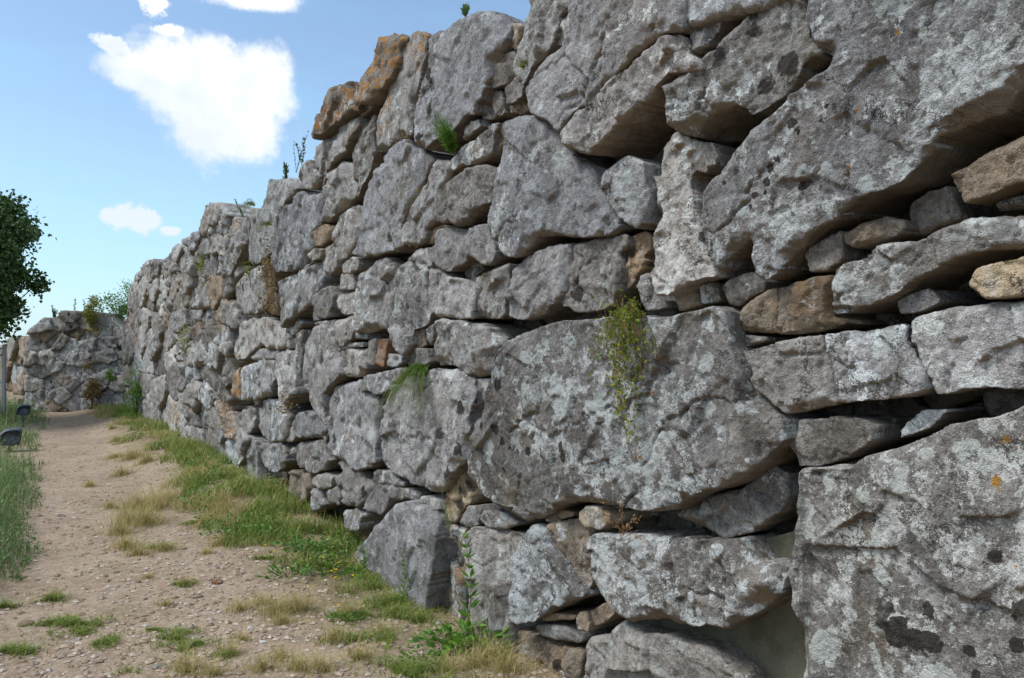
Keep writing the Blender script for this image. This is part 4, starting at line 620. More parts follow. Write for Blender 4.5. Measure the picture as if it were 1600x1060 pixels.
    col = t.mix(dk, col, (.085, .078, .068))
    bd = t.voro(wp, 8.0); bc = t.node('ShaderNodeSeparateXYZ', ins={0: t.voro(wp, 8.0, out='Color')}).outputs[1]
    zone = t.step(t.noise(pos, 1.1, 2, .5), .62-.2*black, .66-.2*black)
    bm = t.m('MULTIPLY', t.m('MULTIPLY', t.step(bd, .40, .30), t.step(bc, .70, .73)), zone)
    col = t.mix(t.m('MULTIPLY', bm, t.m('MULTIPLY', open_, .92)), col, (.022, .02, .018))
    if spots or ospots:                       # single large lichen rosettes, each where it grows on this block
        P0 = P.outputs['Position']; q_ = t.vm('ADD', P0, t.vm('ADD', t.vm('SCALE', warpv, .30), t.vm('SCALE', warpv2, .85)))
        for lst, sc_ in ((spots, (.022, .019, .016)), (ospots, (.36, .19, .03))):
            f = None
            for (sx_, sy_, sz_, sr_) in lst:
                d_ = t.node('ShaderNodeVectorMath', operation='DISTANCE', ins={0: q_, 1: (sx_, sy_, sz_)}).outputs['Value']
                e_ = t.m('DIVIDE', d_, sr_); f = e_ if f is None else t.m('MINIMUM', f, e_)
            if f is not None: col = t.mix(t.m('MULTIPLY', t.step(f, 1.06, .96), .93), col, sc_)
    # dark gritty pores and hairline cracks
    pore = t.step(t.noise(wp2, 95.0, 2, .7), .43, .33)
    col = t.mix(t.m('MULTIPLY', pore, .7), col, (.06, .055, .045))
    ck = t.voro(t.vm('ADD', pos, t.vm('SCALE', warpv, 2.2)), 1.9, 'DISTANCE_TO_EDGE')
    ckm = t.m('MULTIPLY', t.step(ck, .010, .003), t.step(t.noise(pos, 2.2, 2), .44, .52))
    col = t.mix(t.m('MULTIPLY', ckm, .75), col, (.04, .035, .03))
    # orange lichen
    oz = t.step(t.noise(pos, 1.9, 3, .5), .70-.32*orange, .76-.32*orange)
    om = t.m('MULTIPLY', t.m('MULTIPLY', t.step(t.noise(wp2, orange_scale*3.2, 5, .7), .56-.03*orange, .585-.03*orange), oz), t.m('MULTIPLY', open_, .8))
    col = t.mix(om, col, t.mix(fine, (.24, .10, .02), (.46, .24, .05)))
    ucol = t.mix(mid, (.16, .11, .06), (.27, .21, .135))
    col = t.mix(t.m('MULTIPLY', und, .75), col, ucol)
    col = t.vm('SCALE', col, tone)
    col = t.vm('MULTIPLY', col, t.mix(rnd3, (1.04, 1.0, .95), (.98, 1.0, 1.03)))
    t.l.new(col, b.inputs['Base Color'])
    # relief
    bh = t.m('ADD', t.m('MULTIPLY', mid, .012), t.m('ADD', t.m('MULTIPLY', fine, .022), t.m('MULTIPLY', grit, .005)))
    bh = t.m('ADD', bh, t.m('MULTIPLY', ckm, -.012))
    bn = t.node('ShaderNodeBump', ins={'Strength': .9, 'Distance': 1.0, 'Height': bh})
    t.l.new(bn.outputs[0], b.inputs['Normal'])
    return m
M = {}
M['g'] = stone_mat("grey_limestone", (0.108, 0.105, 0.101), (0.396, 0.397, 0.397), .45, .3, 0.08)
M['s'] = stone_mat("smooth_blue_grey_limestone", (0.135, 0.136, 0.143), (0.396, 0.409, 0.435), .35, .2, 0.04, warm_amt=.18)
M['r'] = stone_mat("dark_weathered_limestone", (0.081, 0.076, 0.069), (0.324, 0.317, 0.302), .35, .5, 0.05)
M['w'] = stone_mat("pale_limestone", (0.162, 0.158, 0.151), (0.504, 0.506, 0.504), .9, .15, 0.08, warm_amt=.25)
M['p'] = stone_mat("patchy_limestone", (0.14, 0.142, 0.146), (0.432, 0.439, 0.466), 1.0, .35, 0.05, warm_amt=.25)
M['L'] = stone_mat("lichen_crusted_limestone", (0.061, 0.058, 0.054), (0.299, 0.294, 0.287), 1.25, .45, 0.12)
M['B'] = stone_mat("spotted_blue_grey_limestone", (0.097, 0.096, 0.099), (0.341, 0.347, 0.358), .85, .5, 0.0, warm_amt=.25, spots=SPOT_A, ospots=OSPOT_A)
M['X'] = stone_mat("black_spotted_lichen_limestone", (0.064, 0.062, 0.058), (0.33, 0.33, 0.325), 1.2, .2, 0.0, spots=SPOT_X, ospots=OSPOT_X)
M['Y'] = stone_mat("crusted_limestone_boulder", (0.061, 0.058, 0.054), (0.31, 0.304, 0.298), 1.0, .35, 0.0, spots=SPOT_Y, ospots=OSPOT_Y)
M['b'] = stone_mat("brown_limestone", (.11, .085, .06), (.31, .265, .205), .2, .3, .15, warm=(.30, .19, .09), warm_amt=.5)
M['t'] = stone_mat("tan_sandstone", (.17, .13, .09), (.40, .325, .24), .15, .2, .1, warm_amt=.3)
M['y'] = stone_mat("yellow_limestone", (.22, .175, .11), (.46, .39, .28), .05, .1, .1, warm=(.33, .22, .10))
M['q'] = stone_mat("rusty_sandstone", (.14, .075, .04), (.34, .20, .115), .05, .2, .1, warm=(.34, .15, .06), warm_amt=.6)
M['n'] = stone_mat("moss_browned_stone", (.10, .065, .035), (.24, .165, .09), .0, .1, .4, warm=(.26, .16, .05), warm_amt=.6)
M['o'] = stone_mat("grey_limestone_orange_flecks", (0.119, 0.114, 0.112), (0.432, 0.427, 0.422), .5, .3, 1.0, warm_amt=.25)
M['O'] = stone_mat("orange_lichen_limestone", (.085, .075, .065), (.33, .31, .28), .4, .5, 1.7, warm=(.22, .14, .08), warm_amt=.3, orange_scale=5.0)

# ------------------------------------------------------------------ rock builder
W0 = (-.07, 4.29); WU = (-.536, .8442); WN = (-.8442, -.536)
class Frame:
    def __init__(s, W, U, N): s.W = np.array(W); s.U = np.array(U); s.N = np.array(N)
    def world(s, a):      # (N,3) u, z, depth-out -> xyz
        xy = s.W+a[:, 0:1]*s.U+a[:, 2:3]*s.N
        return np.concatenate([xy, a[:, 1:2]], 1)
F1, F2, F3 = Frame(W0, WU, WN), Frame(W2, U2, N2), Frame(W3, U3, N3)

def rough_outline(poly, step, amp, seed, grow=0.0):
    p = np.array(poly, float)
    if grow:
        ar = .5*np.sum(p[:, 0]*np.roll(p[:, 1], -1)-np.roll(p[:, 0], -1)*p[:, 1])
        e = np.roll(p, -1, 0)-p; e = e/(np.linalg.norm(e, axis=1, keepdims=True)+1e-9); nn = np.stack([e[:, 1], -e[:, 0]], 1)*(1 if ar > 0 else -1)
        v = nn+np.roll(nn, 1, 0); v = v/(np.linalg.norm(v, axis=1, keepdims=True)+1e-9); p = p+v*grow
    n = len(p)
    q = []
    for i in range(n):                       # clip the corners a little
        a, b = p[i], p[(i+1) % n]
        q.append(a*.93+b*.07); q.append(a*.07+b*.93)
    p = np.array(q); n = len(p); out = []
    for i in range(n):
        a, b = p[i], p[(i+1) % n]; L = np.hypot(*(b-a)); k = max(1, int(L/step))
        for j in range(k): out.append(a+(b-a)*j/k)
    out = np.array(out)
    q3 = np.concatenate([out, np.full((len(out), 1), seed*.37)], 1)
    f = 5.0/max(.15, math.sqrt(poly_area(poly)))
    dx = fbm(q3, f, 4, seed, .6); dy = fbm(q3, f, 4, seed+77, .6)
    return out+amp*np.stack([dx, dy], 1)
def poly_area(p):
    p = np.array(p); x, y = p[:, 0], p[:, 1]
    return abs(.5*np.sum(x*np.roll(y, -1)-y*np.roll(x, -1)))
def sdist(q, P):
    """signed distance (inside positive) and nearest point of points q to polygon P"""
    A = P; B = np.roll(P, -1, 0); AB = B-A; L2 = (AB**2).sum(1)+1e-12
    best = np.full(len(q), 1e9); near = np.zeros_like(q); inside = np.zeros(len(q), bool)
    for c0 in range(0, len(q), 4000):
        s = q[c0:c0+4000, None, :]
        t = np.clip(((s-A)*AB).sum(2)/L2, 0, 1)
        pr = A+t[..., None]*AB
        d = ((s-pr)**2).sum(2); k = d.argmin(1); r = np.arange(len(k))
        best[c0:c0+4000] = np.sqrt(d[r, k]); near[c0:c0+4000] = pr[r, k]
        y0, y1 = A[:, 1], B[:, 1]; yy = s[..., 1]
        cr = (y0 > yy) != (y1 > yy)
        with np.errstate(divide='ignore', invalid='ignore'):
            xi = A[:, 0]+(yy-y0)/(y1-y0)*(B[:, 0]-A[:, 0])
        inside[c0:c0+4000] = (np.sum(cr & (s[..., 0] < xi), 1) % 2) == 1
    return np.where(inside, best, -best), near

def rock(poly, d, cell, depth, seed, rough=1.0, strata=0.0, grow=0.0):
    """one stone: a dense chipped face on the outline, rolled edge, sides running back into the wall"""
    rng = random.Random(seed)
    size = math.sqrt(poly_area(poly))
    amp = min(.022, .05*size)*rough
    P = rough_outline(poly, cell*1.6, amp, seed, grow)
    lo, hi = P.min(0)-cell, P.max(0)+cell
    nx, ny = int((hi[0]-lo[0])/cell)+2, int((hi[1]-lo[1])/cell)+2
    gx, gy = np.meshgrid(lo[0]+np.arange(nx)*cell, lo[1]+np.arange(ny)*cell, indexing='ij')
    q = np.stack([gx.ravel(), gy.ravel()], 1)
    sd, near = sdist(q, P)
    snap = sd < .45*cell
    q = np.where(snap[:, None], near, q); s = np.where(snap, 0, sd)
    idx = np.arange(nx*ny).reshape(nx, ny)
    F = np.stack([idx[:-1, :-1], idx[1:, :-1], idx[1:, 1:], idx[:-1, 1:]], -1).reshape(-1, 4)
    ok = (sd[F] > -.75*cell).all(1) & (~snap[F]).any(1)
    F = F[ok]
    if len(F) < 4: return None
    used = np.unique(F); rm = -np.ones(nx*ny, int); rm[used] = np.arange(len(used))
    F = rm[F]; q = q[used]; s = s[used]; n0 = len(q)
    # face height
    bn_ = fbm(np.concatenate([q, q[:, :1]*0+seed], 1), 5.0, 3, seed+3)
    bev = max(.004, min(.5*s.max(), (.025+.03*rng.random())*size, .02))*(1+2.2*np.clip(bn_*2.2, -.3, 1.2))
    tt = np.clip(s/bev, 0, 1)
    z = -bev*.85*(1-tt)**1.25
    c = q.mean(0)
    tu, tv = rng.uniform(-.06, .06), rng.uniform(-.07, .02)
    z = z+(q[:, 0]-c[0])*tu*min(1, .5/size)+(q[:, 1]-c[1])*tv*min(1, .5/size)
    q3 = np.concatenate([q, np.full((n0, 1), seed*.731 % 50)], 1)
    ws = .35*size
    wq = q+ws*.16*np.stack([fbm(q3, 1.2/size, 3, seed+5), fbm(q3, 1.2/size, 3, seed+9)], 1)
    e = np.clip(s/(bev*1.2), .15, 1)
    k = rough*min(1.0, size/.45); kb = k/max(1.0, size/.45)**.7; big_k = 1.0 if size < .62 else .3
    z = z+facets(wq, .50*size+.04, seed+11, .010*kb*big_k, .19*rough*big_k)*e
    z = z+facets(wq+.3*cell, .15*size+.03, seed+21, .004*k, .13*rough)*e
    z = z+.007*k*fbm(q3, 1.1/size, 3, seed+31)*e
    z = z+.003*k*fbm(q3, 7.0, 3, seed+41, ridge=True)
    z = z+.006*rough*fbm(q3, 26.0, 3, seed+51, .7)
    z = z+facets(q+.02*np.stack([fbm(q3, 9, 2, seed+5), fbm(q3, 9, 2, seed+9)], 1), .045+.05*size, seed+91, .0022*rough, .12*rough)*e
    if cell < .012: z = z+.0045*rough*fbm(q3, 80.0, 2, seed+61, .6)
    if size > .22:                           # real fractures running across the face
        cq = q+.10*size*np.stack([fbm(q3, 4.0/size, 4, seed+6, .6), fbm(q3, 4.0/size, 4, seed+8, .6)], 1)
        cd = facets(cq, .62*size, seed+101, 0, 0, True)
        gate = np.clip(.25+2.2*fbm(q3, 1.3/size, 2, seed+103), 0, 1)
        z = z-gate*(.012+.02*min(size, .8))*np.clip(1-cd/max(.0045, cell*.8), 0, 1)
    if strata:
        ang = rng.uniform(-.3, .3); sv = (q[:, 1]*math.cos(ang)+q[:, 0]*math.sin(ang))
        q4 = np.stack([sv*14, q[:, 0]*1.2, q[:, 1]*.0+seed], 1)
        q4[:, 0] += .8*fbm(q3, 3.0, 3, seed+72); z = z+strata*fbm(q4, 1.0, 3, seed+71, .6, True)*np.clip(.3+1.4*fbm(q3, 2.2, 2, seed+73), 0, 1)
    top = np.concatenate([q, (z+d)[:, None]], 1)
    # boundary loop edges
    E = np.concatenate([F[:, [0, 1]], F[:, [1, 2]], F[:, [2, 3]], F[:, [3, 0]]])
    key = E[:, 0].astype(np.int64)*n0+E[:, 1]; rev = E[:, 1].astype(np.int64)*n0+E[:, 0]
    bE = E[~np.isin(key, rev)]
    bv = np.unique(bE); bi = -np.ones(n0, int); bi[bv] = np.arange(len(bv)); nb = len(bv)
    # two-step skirt with rock noise
    rings = []; nr = max(4, min(20, int(depth/(cell*1.8)))); base = top[bv]
    dirc = c-base[:, :2]; ln = np.linalg.norm(dirc, axis=1, keepdims=True)+1e-6; dirc = dirc/ln
    for r in range(1, nr+1):
        f_ = (r/nr)**1.3
        b3 = base.copy(); b3[:, 2] -= f_*depth
        nn = fbm(b3*np.array([1, 1, 1.0])+seed, 5.0, 3, seed+81, .6)
        nn = nn+.45*fbm(b3+seed, 19.0, 2, seed+83, .6)
        b3[:, :2] += dirc*(f_*.05*min(size, .5)*depth/.35+(.020*nn[:, None]*k)*min(1, r/3))
        b3[:, :2] += dirc*np.minimum(ln, .3)*(.5 if r == nr else 0)
        rings.append(b3)
    V = np.concatenate([top]+rings)
    Q = [F]
    for r in range(nr):
        a = bE[:, 0]; b = bE[:, 1]
        a0 = a if r == 0 else n0+(r-1)*nb+bi[a]; b0 = b if r == 0 else n0+(r-1)*nb+bi[b]
        a1 = n0+r*nb+bi[a]; b1 = n0+r*nb+bi[b]
        Q.append(np.stack([b0, a0, a1, b1], 1))
    return V, np.concatenate(Q)

WALL_LABEL = "long dry-stone wall of huge rough grey limestone blocks beside the dirt path"
wall_root = empty("stone_wall", (W0[0]+3*WU[0]-.3*WN[0], W0[1]+3*WU[1]-.3*WN[1], 0), WALL_LABEL, "wall")
tris = 0
def dist_cell(fr, poly, mult=1.0):
    c = np.mean(np.array(poly), 0); w = fr.world(np.array([[c[0], c[1], 0]]))[0]
    dd = math.sqrt(w[0]**2+w[1]**2+(w[2]-EYE)**2)
    return max(.0065, dd/1220*2.9*mult)
STR = {'L': .006, 'X': .003, 'Y': .010, 'r': .012, 'w': .012, 'b': .006, 'O': .012, 'g': .005}
def unflat(v): return [(v[i], v[i+1]) for i in range(0, len(v), 2)]
def build_stones(fr, table, root, seed0, rough, depth, mult=1.0, grow=None):
    global tris
    for i, (d, tone, fl) in enumerate(table):
        poly = unflat(fl)
        size = math.sqrt(poly_area(poly))
        far_ = min(1, max(0, (np.mean([q_[0] for q_ in poly])-4)/4)) if fr is F1 else 0
        V, Q = rock(poly, d, min(dist_cell(fr, poly, mult), size/9), depth*(.8+min(.6, size*.6)), seed0+i*13, rough*(1+.5*far_), STR.get(tone, .003), (min(.010, max(-.001, .0022*(dist_cell(fr, poly)*1220/2.9-3.2))) if grow is None else grow))
        W = fr.world(V)
        if fr is F1: Q = Q  # orientation is fixed below
        # orient outward
        a, b, c = W[Q[0, 0]], W[Q[0, 1]], W[Q[0, 2]]
        if np.dot(np.cross(b-a, c-a)[:2], fr.N) < 0: Q = Q[:, ::-1]
        put("stone", W, Q, M[tone], root); tris += 2*len(Q)
build_stones(F1, STONES, wall_root, 100, 1.0, .42)

# smaller stones and packing that show only through the joints
def vor_cells(u0, u1, z0, ztop, cs, seed):
    rng = random.Random(seed); sites = {}
    n0_, n1_ = int(u0/cs)-2, int(u1/cs)+2; m0, m1 = int(z0/cs)-2, int(4.2/cs)+2
    for i in range(n0_, n1_):
        for j in range(m0, m1): sites[i, j] = ((i+rng.uniform(.08, .92))*cs, (j+rng.uniform(.12, .88)+.3*(i % 2))*cs)
    res = []
    for (i, j), s in sites.items():
        if not (u0 < s[0] < u1 and z0 < s[1]): continue
        poly = [(s[0]-cs*1.6, s[1]-cs*1.6), (s[0]+cs*1.6, s[1]-cs*1.6), (s[0]+cs*1.6, s[1]+cs*1.6), (s[0]-cs*1.6, s[1]+cs*1.6)]
        for di in range(-2, 3):
            for dj in range(-2, 3):
                t = sites.get((i+di, j+dj))
                if t is None or t == s: continue
                a, b = t[0]-s[0], t[1]-s[1]; L = math.hypot(a, b); cc = (a*(s[0]+t[0])+b*(s[1]+t[1]))/2-.006*L
                o = []
                for k in range(len(poly)):
                    p, q = poly[k], poly[(k+1) % len(poly)]
                    dp = a*p[0]+b*p[1]-cc; dq = a*q[0]+b*q[1]-cc
                    if dp <= 0: o.append(p)
                    if dp*dq < 0: f_ = dp/(dp-dq); o.append((p[0]+f_*(q[0]-p[0]), p[1]+f_*(q[1]-p[1])))
                poly = o
                if len(poly) < 3: break
            if len(poly) < 3: break
        if len(poly) >= 3 and max(p[1] for p in poly) < ztop(s[0]): res.append(poly)
    return res
crest_pts = []
def crest_of(table):
    P = [(unflat(f)) for d, t, f in table]
    def ztop(u):
        m = 0
        for p in P:
            us = [q[0] for q in p]
            if min(us)-.02 <= u <= max(us)+.02:
                m = max(m, min(max(q[1] for q in p), 9))
        return m-.16
    return ztop
def packing(fr, table, root, u0, u1, cs, seed, dback, mult):
    zt = crest_of(table); VV = []; QQ = []; n = 0
    for k, poly in enumerate(vor_cells(u0, u1, -.1, zt, cs, seed)):
        c = np.mean(np.array(poly), 0)
        if max(abs(p[0]-c[0])+abs(p[1]-c[1]) for p in poly) < .04: continue
        rk = rock(poly, dback-.05*random.Random(k+seed).random(), max(dist_cell(fr, poly, mult*2.6), .02), .2, seed+k*7, .8)
        if rk is None: continue
        V, Q = rk
        W = fr.world(V); a, b, c_ = W[Q[0, 0]], W[Q[0, 1]], W[Q[0, 2]]
        if np.dot(np.cross(b-a, c_-a)[:2], fr.N) < 0: Q = Q[:, ::-1]
        VV.append(W); QQ.append(Q+n); n += len(W)
    o = put("packing_stones", np.concatenate(VV), np.concatenate(QQ), M['r'], root); o['kind'] = 'stuff'
    return 2*sum(len(q) for q in QQ)
random.seed(3)

# earth and rubble body of the wall behind the facing
md, t, b = new_mat("dark_earth_fill")
pz = t.node('ShaderNodeNewGeometry').outputs['Position']
t.l.new(t.mix(t.noise(pz, 9, 5, .6), (.07, .05, .035), (.15, .12, .085)), b.inputs['Base Color'])
M['earth'] = md
def core(fr, table, root, u0, u1, back, thick, drop):
    zt = crest_of(table); us = np.arange(u0, u1+.01, .2); V = []; Q = []
    for i, u in enumerate(us):
        z = max(.3, min(zt(u-.15), zt(u), zt(u+.15))-drop)
        for dd, zz in ((-back, -.3), (-back, z), (-back-.25, z+.04), (-thick, z-.05), (-thick, -.3)): V.append((u, zz, dd))
    for i in range(len(us)-1):
        for k in range(4): Q.append((i*5+k, (i+1)*5+k, (i+1)*5+k+1, i*5+k+1))
    o = put("rubble_fill", fr.world(np.array(V)), np.array(Q), M['earth'], root, smooth=False)
    return o

EXTRA_U = -4.6
EXTRA = [ (.02, 'g', [-2.75,-.3,-4.0,-.3,-4.0,.62,-3.3,.86,-2.78,.80]), (.0, 's', [-2.80,.86,-3.3,.92,-4.05,.68,-4.1,1.32,-3.4,1.42,-2.82,1.36]),
          (.03, 'p', [-2.80,1.42,-3.4,1.48,-4.1,1.4,-4.15,2.1,-3.3,2.3,-2.80,2.1]),
          (-.02,'g',[-2.80,2.2,-3.3,2.36,-4.1,2.2,-4.15,2.9,-3.2,3.0,-2.8,2.85]), (.02,'r',[-2.2,2.72,-2.75,2.9,-3.2,3.06,-3.3,3.5,-2.6,3.55,-2.1,3.4]),
          (.04,'s',[-2.1,2.75,-1.2,2.9,-1.15,3.5,-2.05,3.42]), (.0,'w',[-1.1,3.02,-.5,3.1,-.5,3.65,-1.08,3.6]), (.0,'g',[-3.4,3.5,-3.3,3.06,-4.15,2.95,-4.2,3.5]) ]
build_stones(F1, EXTRA, wall_root, 9000, 1.0, .42, 2.0)
tris += packing(F1, STONES+EXTRA, wall_root, -4.2, 16.5, .24, 500, -.25, 1.2)
core(F1, STONES+EXTRA, wall_root, -4.2, 17.4, .46, 1.5, .04)

# cement patch seen where the lower facing is missing
mc, t, b = new_mat("smooth_cement_render")
pz = t.node('ShaderNodeNewGeometry').outputs['Position']
cc = t.mix(t.step(t.noise(pz, 3.0, 5, .6), .35, .7), (.085, .085, .060), (.15, .148, .11))
cc = t.mix(t.m('MULTIPLY', t.step(t.noise(pz, 80, 4, .7), .5, .7), .5), cc, (.19, .18, .14))
cc = t.mix(t.m('MULTIPLY', t.step(t.noise(pz, 9, 5, .7), .52, .62), .5), cc, (.06, .065, .035))
t.l.new(cc, b.inputs['Base Color'])
bn = t.node('ShaderNodeBump', ins={'Strength': .6, 'Distance': .01, 'Height': t.noise(pz, 60, 5, .7)}); t.l.new(bn.outputs[0], b.inputs['Normal'])
cu0, cu1, cz0, cz1 = CEM
g_ = np.stack(np.meshgrid(np.linspace(cu0, cu1, 40), np.linspace(cz0, cz1, 40), indexing='ij'), -1).reshape(-1, 2)
zz = -.11+.03*fbm(np.concatenate([g_, g_[:, :1]*0], 1), 4.0, 4, 4, .6)
idx = np.arange(1600).reshape(40, 40)
Q = np.stack([idx[:-1, :-1], idx[1:, :-1], idx[1:, 1:], idx[:-1, 1:]], -1).reshape(-1, 4)
tz = (g_[:, 1]-cz0)/(cz1-cz0); g_[:, 1] = cz0+tz*(cz1-.02-np.clip((g_[:, 0]-CEM[0])/(CEM[1]-CEM[0]), 0, 1)**.7*.30-cz0)
Wc = F1.world(np.concatenate([g_, zz[:, None]], 1))
a_, b_, c_ = Wc[Q[0, 0]], Wc[Q[0, 1]], Wc[Q[0, 2]]
if np.dot(np.cross(b_-a_, c_-a_)[:2], F1.N) < 0: Q = Q[:, ::-1]
o = put("cement_patch", Wc, Q, mc, wall_root); o['label'] = "smooth greenish cement patch between boulders low in the wall"
Q = None

jog_root = empty("stone_wall", (W2[0]-2, W2[1]+.3, 0), "lower crumbling stone wall closing the far end of the path", "wall")
build_stones(F2, JOG, jog_root, 4000, 1.15, .5, 1.0, .022)
tris += packing(F2, JOG, jog_root, -.2, 3.9, .3, 700, -.17, 1.0)
core(F2, JOG, jog_root, -.2, 3.7, .4, 1.6, .1)
far_root = empty("stone_wall", (W3[0], W3[1], 0), "pale tan ruined wall stretch in the distance behind the fence post", "wall")
build_stones(F3, FAR, far_root, 6000, 1.2, .4, 1.0, .03)
core(F3, FAR, far_root, -1.0, 3.5, .4, 1.4, .1)
print("wall tris", tris)

# ------------------------------------------------------------------ ground
WNa, WUa, W0a = np.array(WN), np.array(WU), np.array(W0)
def us_of(xy):
    r = xy-W0a; return r@WUa, r@WNa
def sm(x, a, b):
    t = np.clip((x-a)/(b-a), 0, 1); return t*t*(3-2*t)
def gh(xy, fine=False):
    xy = np.atleast_2d(np.asarray(xy, float)); u, s = us_of(xy)
    z = .17*sm(u, 1.0, 5.0)*(1-sm(s, .35, 1.25))*(1-sm(u, 18, 22))
    z = z+.10*sm(s, 2.2, 3.2)*sm(u, 0, 4)
    p = np.concatenate([xy, np.zeros((len(xy), 1))], 1)
    near = 1-sm(np.hypot(xy[:, 0], xy[:, 1]), 30, 60)
    z = z+.018*near*fbm(p, .8, 3, 900)
    if fine: z = z+near*(.007*fbm(p, 7.0, 4, 910, .6)+.004*np.clip(fbm(p, 26.0, 2, 920, .6), 0, 1))
    return z
def axis(parts, lim):
    xs = [parts[0][0]]
    for a, b, st in parts:
        n = int(round((b-a)/st)); xs += [a+(b-a)*(k+1)/n for k in range(n)]
    st = parts[-1][2]; x = xs[-1]
    while x < lim: st *= 1.35; x += st; xs.append(x)
    st = parts[0][2]; x = xs[0]; pre = []
    while x > -lim: st *= 1.35; x -= st; pre.append(x)
    return np.array(pre[::-1]+xs)
gxs = axis([(-14, -8, .12), (-8, -4, .06), (-4, .8, .024), (.8, 3, .15)], 900)
gys = axis([(-1, 2.6, .15), (2.6, 7, .024), (7, 12, .05), (12, 25, .11)], 900)
GX, GY = np.meshgrid(gxs, gys, indexing='ij'); gq = np.stack([GX.ravel(), GY.ravel()], 1)
gz = gh(gq, True)
idx = np.arange(len(gq)).reshape(GX.shape)
Q = np.stack([idx[:-1, :-1], idx[1:, :-1], idx[1:, 1:], idx[:-1, 1:]], -1).reshape(-1, 4)
mg, t, b = new_mat("dry_dirt_ground")
pos = t.node('ShaderNodeNewGeometry').outputs['Position']
sx = t.node('ShaderNodeSeparateXYZ', ins={0: pos})
sdist_ = t.m('ADD', t.m('MULTIPLY', t.m('SUBTRACT', sx.outputs[0], W0[0]), WN[0]), t.m('MULTIPLY', t.m('SUBTRACT', sx.outputs[1], W0[1]), WN[1]))
wob = t.m('ADD', sdist_, t.m('MULTIPLY', t.m('SUBTRACT', t.noise(pos, 1.3, 5, .6), .5), 1.3))
n1 = t.noise(pos, 1.4, 5, .6); n2 = t.noise(pos, 11, 6, .7); n3 = t.noise(pos, 70, 5, .75)
dirt = t.mix(t.step(t.m('ADD', t.m('MULTIPLY', n1, .4), t.m('MULTIPLY', n2, .6)), .35, .68), (.185, .138, .098), (.355, .284, .212))
dirt = t.mix(t.m('MULTIPLY', t.step(n3, .5, .72), .5), dirt, (.42, .36, .29))
dirt = t.mix(t.m('MULTIPLY', t.step(n3, .46, .32), .55), dirt, (.11, .08, .055))
red = t.m('MULTIPLY', t.step(t.noise(pos, 2.7, 4), .56, .7), .35); dirt = t.mix(red, dirt, (.30, .19, .13))
vb = t.voro(t.vm('ADD', pos, t.vm('SCALE', t.noise(pos, 30, 3, out=1), .03)), 60.0, out='Color')
chip = t.m('MULTIPLY', t.step(t.node('ShaderNodeSeparateXYZ', ins={0: vb}).outputs[0], .80, .84), .6)
dirt = t.mix(chip, dirt, (.38, .33, .27))
lit = t.mix(t.step(n2, .4, .65), (.14, .11, .06), (.25, .205, .115))
lit = t.mix(t.step(t.noise(pos, 40, 4, .7), .52, .62), lit, (.10, .12, .035))
litm = t.m('ADD', t.step(wob, 1.0, .35), t.step(wob, 2.25, 2.7), clamp=True)
litm = t.m('MULTIPLY', litm, t.step(sx.outputs[1], 3.2, 5.5))
litm = t.m('MAXIMUM', litm, t.m('MULTIPLY', t.step(t.noise(pos, 1.8, 5, .65), .54, .66), .5))
t.l.new(t.mix(t.m('MULTIPLY', litm, .8), dirt, lit), b.inputs['Base Color'])
gb = t.m('ADD', t.m('MULTIPLY', n2, .010), t.m('ADD', t.m('MULTIPLY', n3, .006), t.m('MULTIPLY', chip, .003)))
bn = t.node('ShaderNodeBump', ins={'Strength': .8, 'Distance': 1.0, 'Height': gb}); t.l.new(bn.outputs[0], b.inputs['Normal'])
me = mesh_np("ground", np.concatenate([gq, gz[:, None]], 1), Q, mg)
o = ob_("ground", me); o['kind'] = 'structure'; o['label'] = "dusty brown dirt path and verge running along the wall"

# ------------------------------------------------------------------ gravel and loose stones
def island_mat(name, cols, rough=.85, trans=0.0):
    m, t, b = new_mat(name); r = t.node('ShaderNodeNewGeometry').outputs['Random Per Island']
    cr = t.node('ShaderNodeValToRGB', ins={0: r}); e = cr.color_ramp.elements
    while len(e) < len(cols): e.new(.5)
    for i, c in enumerate(cols): e[i].position = i/(len(cols)-1); e[i].color = (*c, 1)
    t.l.new(cr.outputs[0], b.inputs['Base Color']); b.inputs['Roughness'].default_value = rough
    if trans:
        tr = t.node('ShaderNodeBsdfTranslucent'); t.l.new(cr.outputs[0], tr.inputs[0])
        mxs = t.node('ShaderNodeMixShader', ins={0: trans}); t.l.new(b.outputs[0], mxs.inputs[1]); t.l.new(tr.outputs[0], mxs.inputs[2])
        o = [n for n in t.n if n.type == 'OUTPUT_MATERIAL'][0]; t.l.new(mxs.outputs[0], o.inputs[0])
    return m
R = np.random.default_rng(11)
def sample_ground(n, ymin, ymax, s0, s1, power=1.6):
    """points along the path strip, thinning with distance"""
    out = []
    while sum(len(o) for o in out) < n:
        k = n*3; u = R.random(k)
        y = (ymin**(1-power)+u*(ymax**(1-power)-ymin**(1-power)))**(1/(1-power))
        s = s0+(s1-s0)*R.random(k)
        # solve position on line of given s with depth y
        p0 = W0a+s[:, None]*WNa; tt = (y-p0[:, 1])/WUa[1]
        out.append(p0+tt[:, None]*WUa)
    return np.concatenate(out)[:n]
pc = sample_ground(26000, 2.6, 20, .0, 2.8, 1.9)
dense = fbm(np.concatenate([pc, pc[:, :1]*0], 1), 1.1, 3, 77)
pc = pc[dense+R.random(len(pc))*.9 > .15]
n = len(pc)
oct_v = np.array([(1, 0, 0), (0, 1, 0), (-1, 0, 0), (0, -1, 0), (.1, .1, 1), (0, 0, -1)], float)
oct_f = np.array([(0, 1, 4), (1, 2, 4), (2, 3, 4), (3, 0, 4), (1, 0, 5), (2, 1, 5), (3, 2, 5), (0, 3, 5)])
sz = .004+.020*R.random(n)**3.6*(1+.0*pc[:, 1])
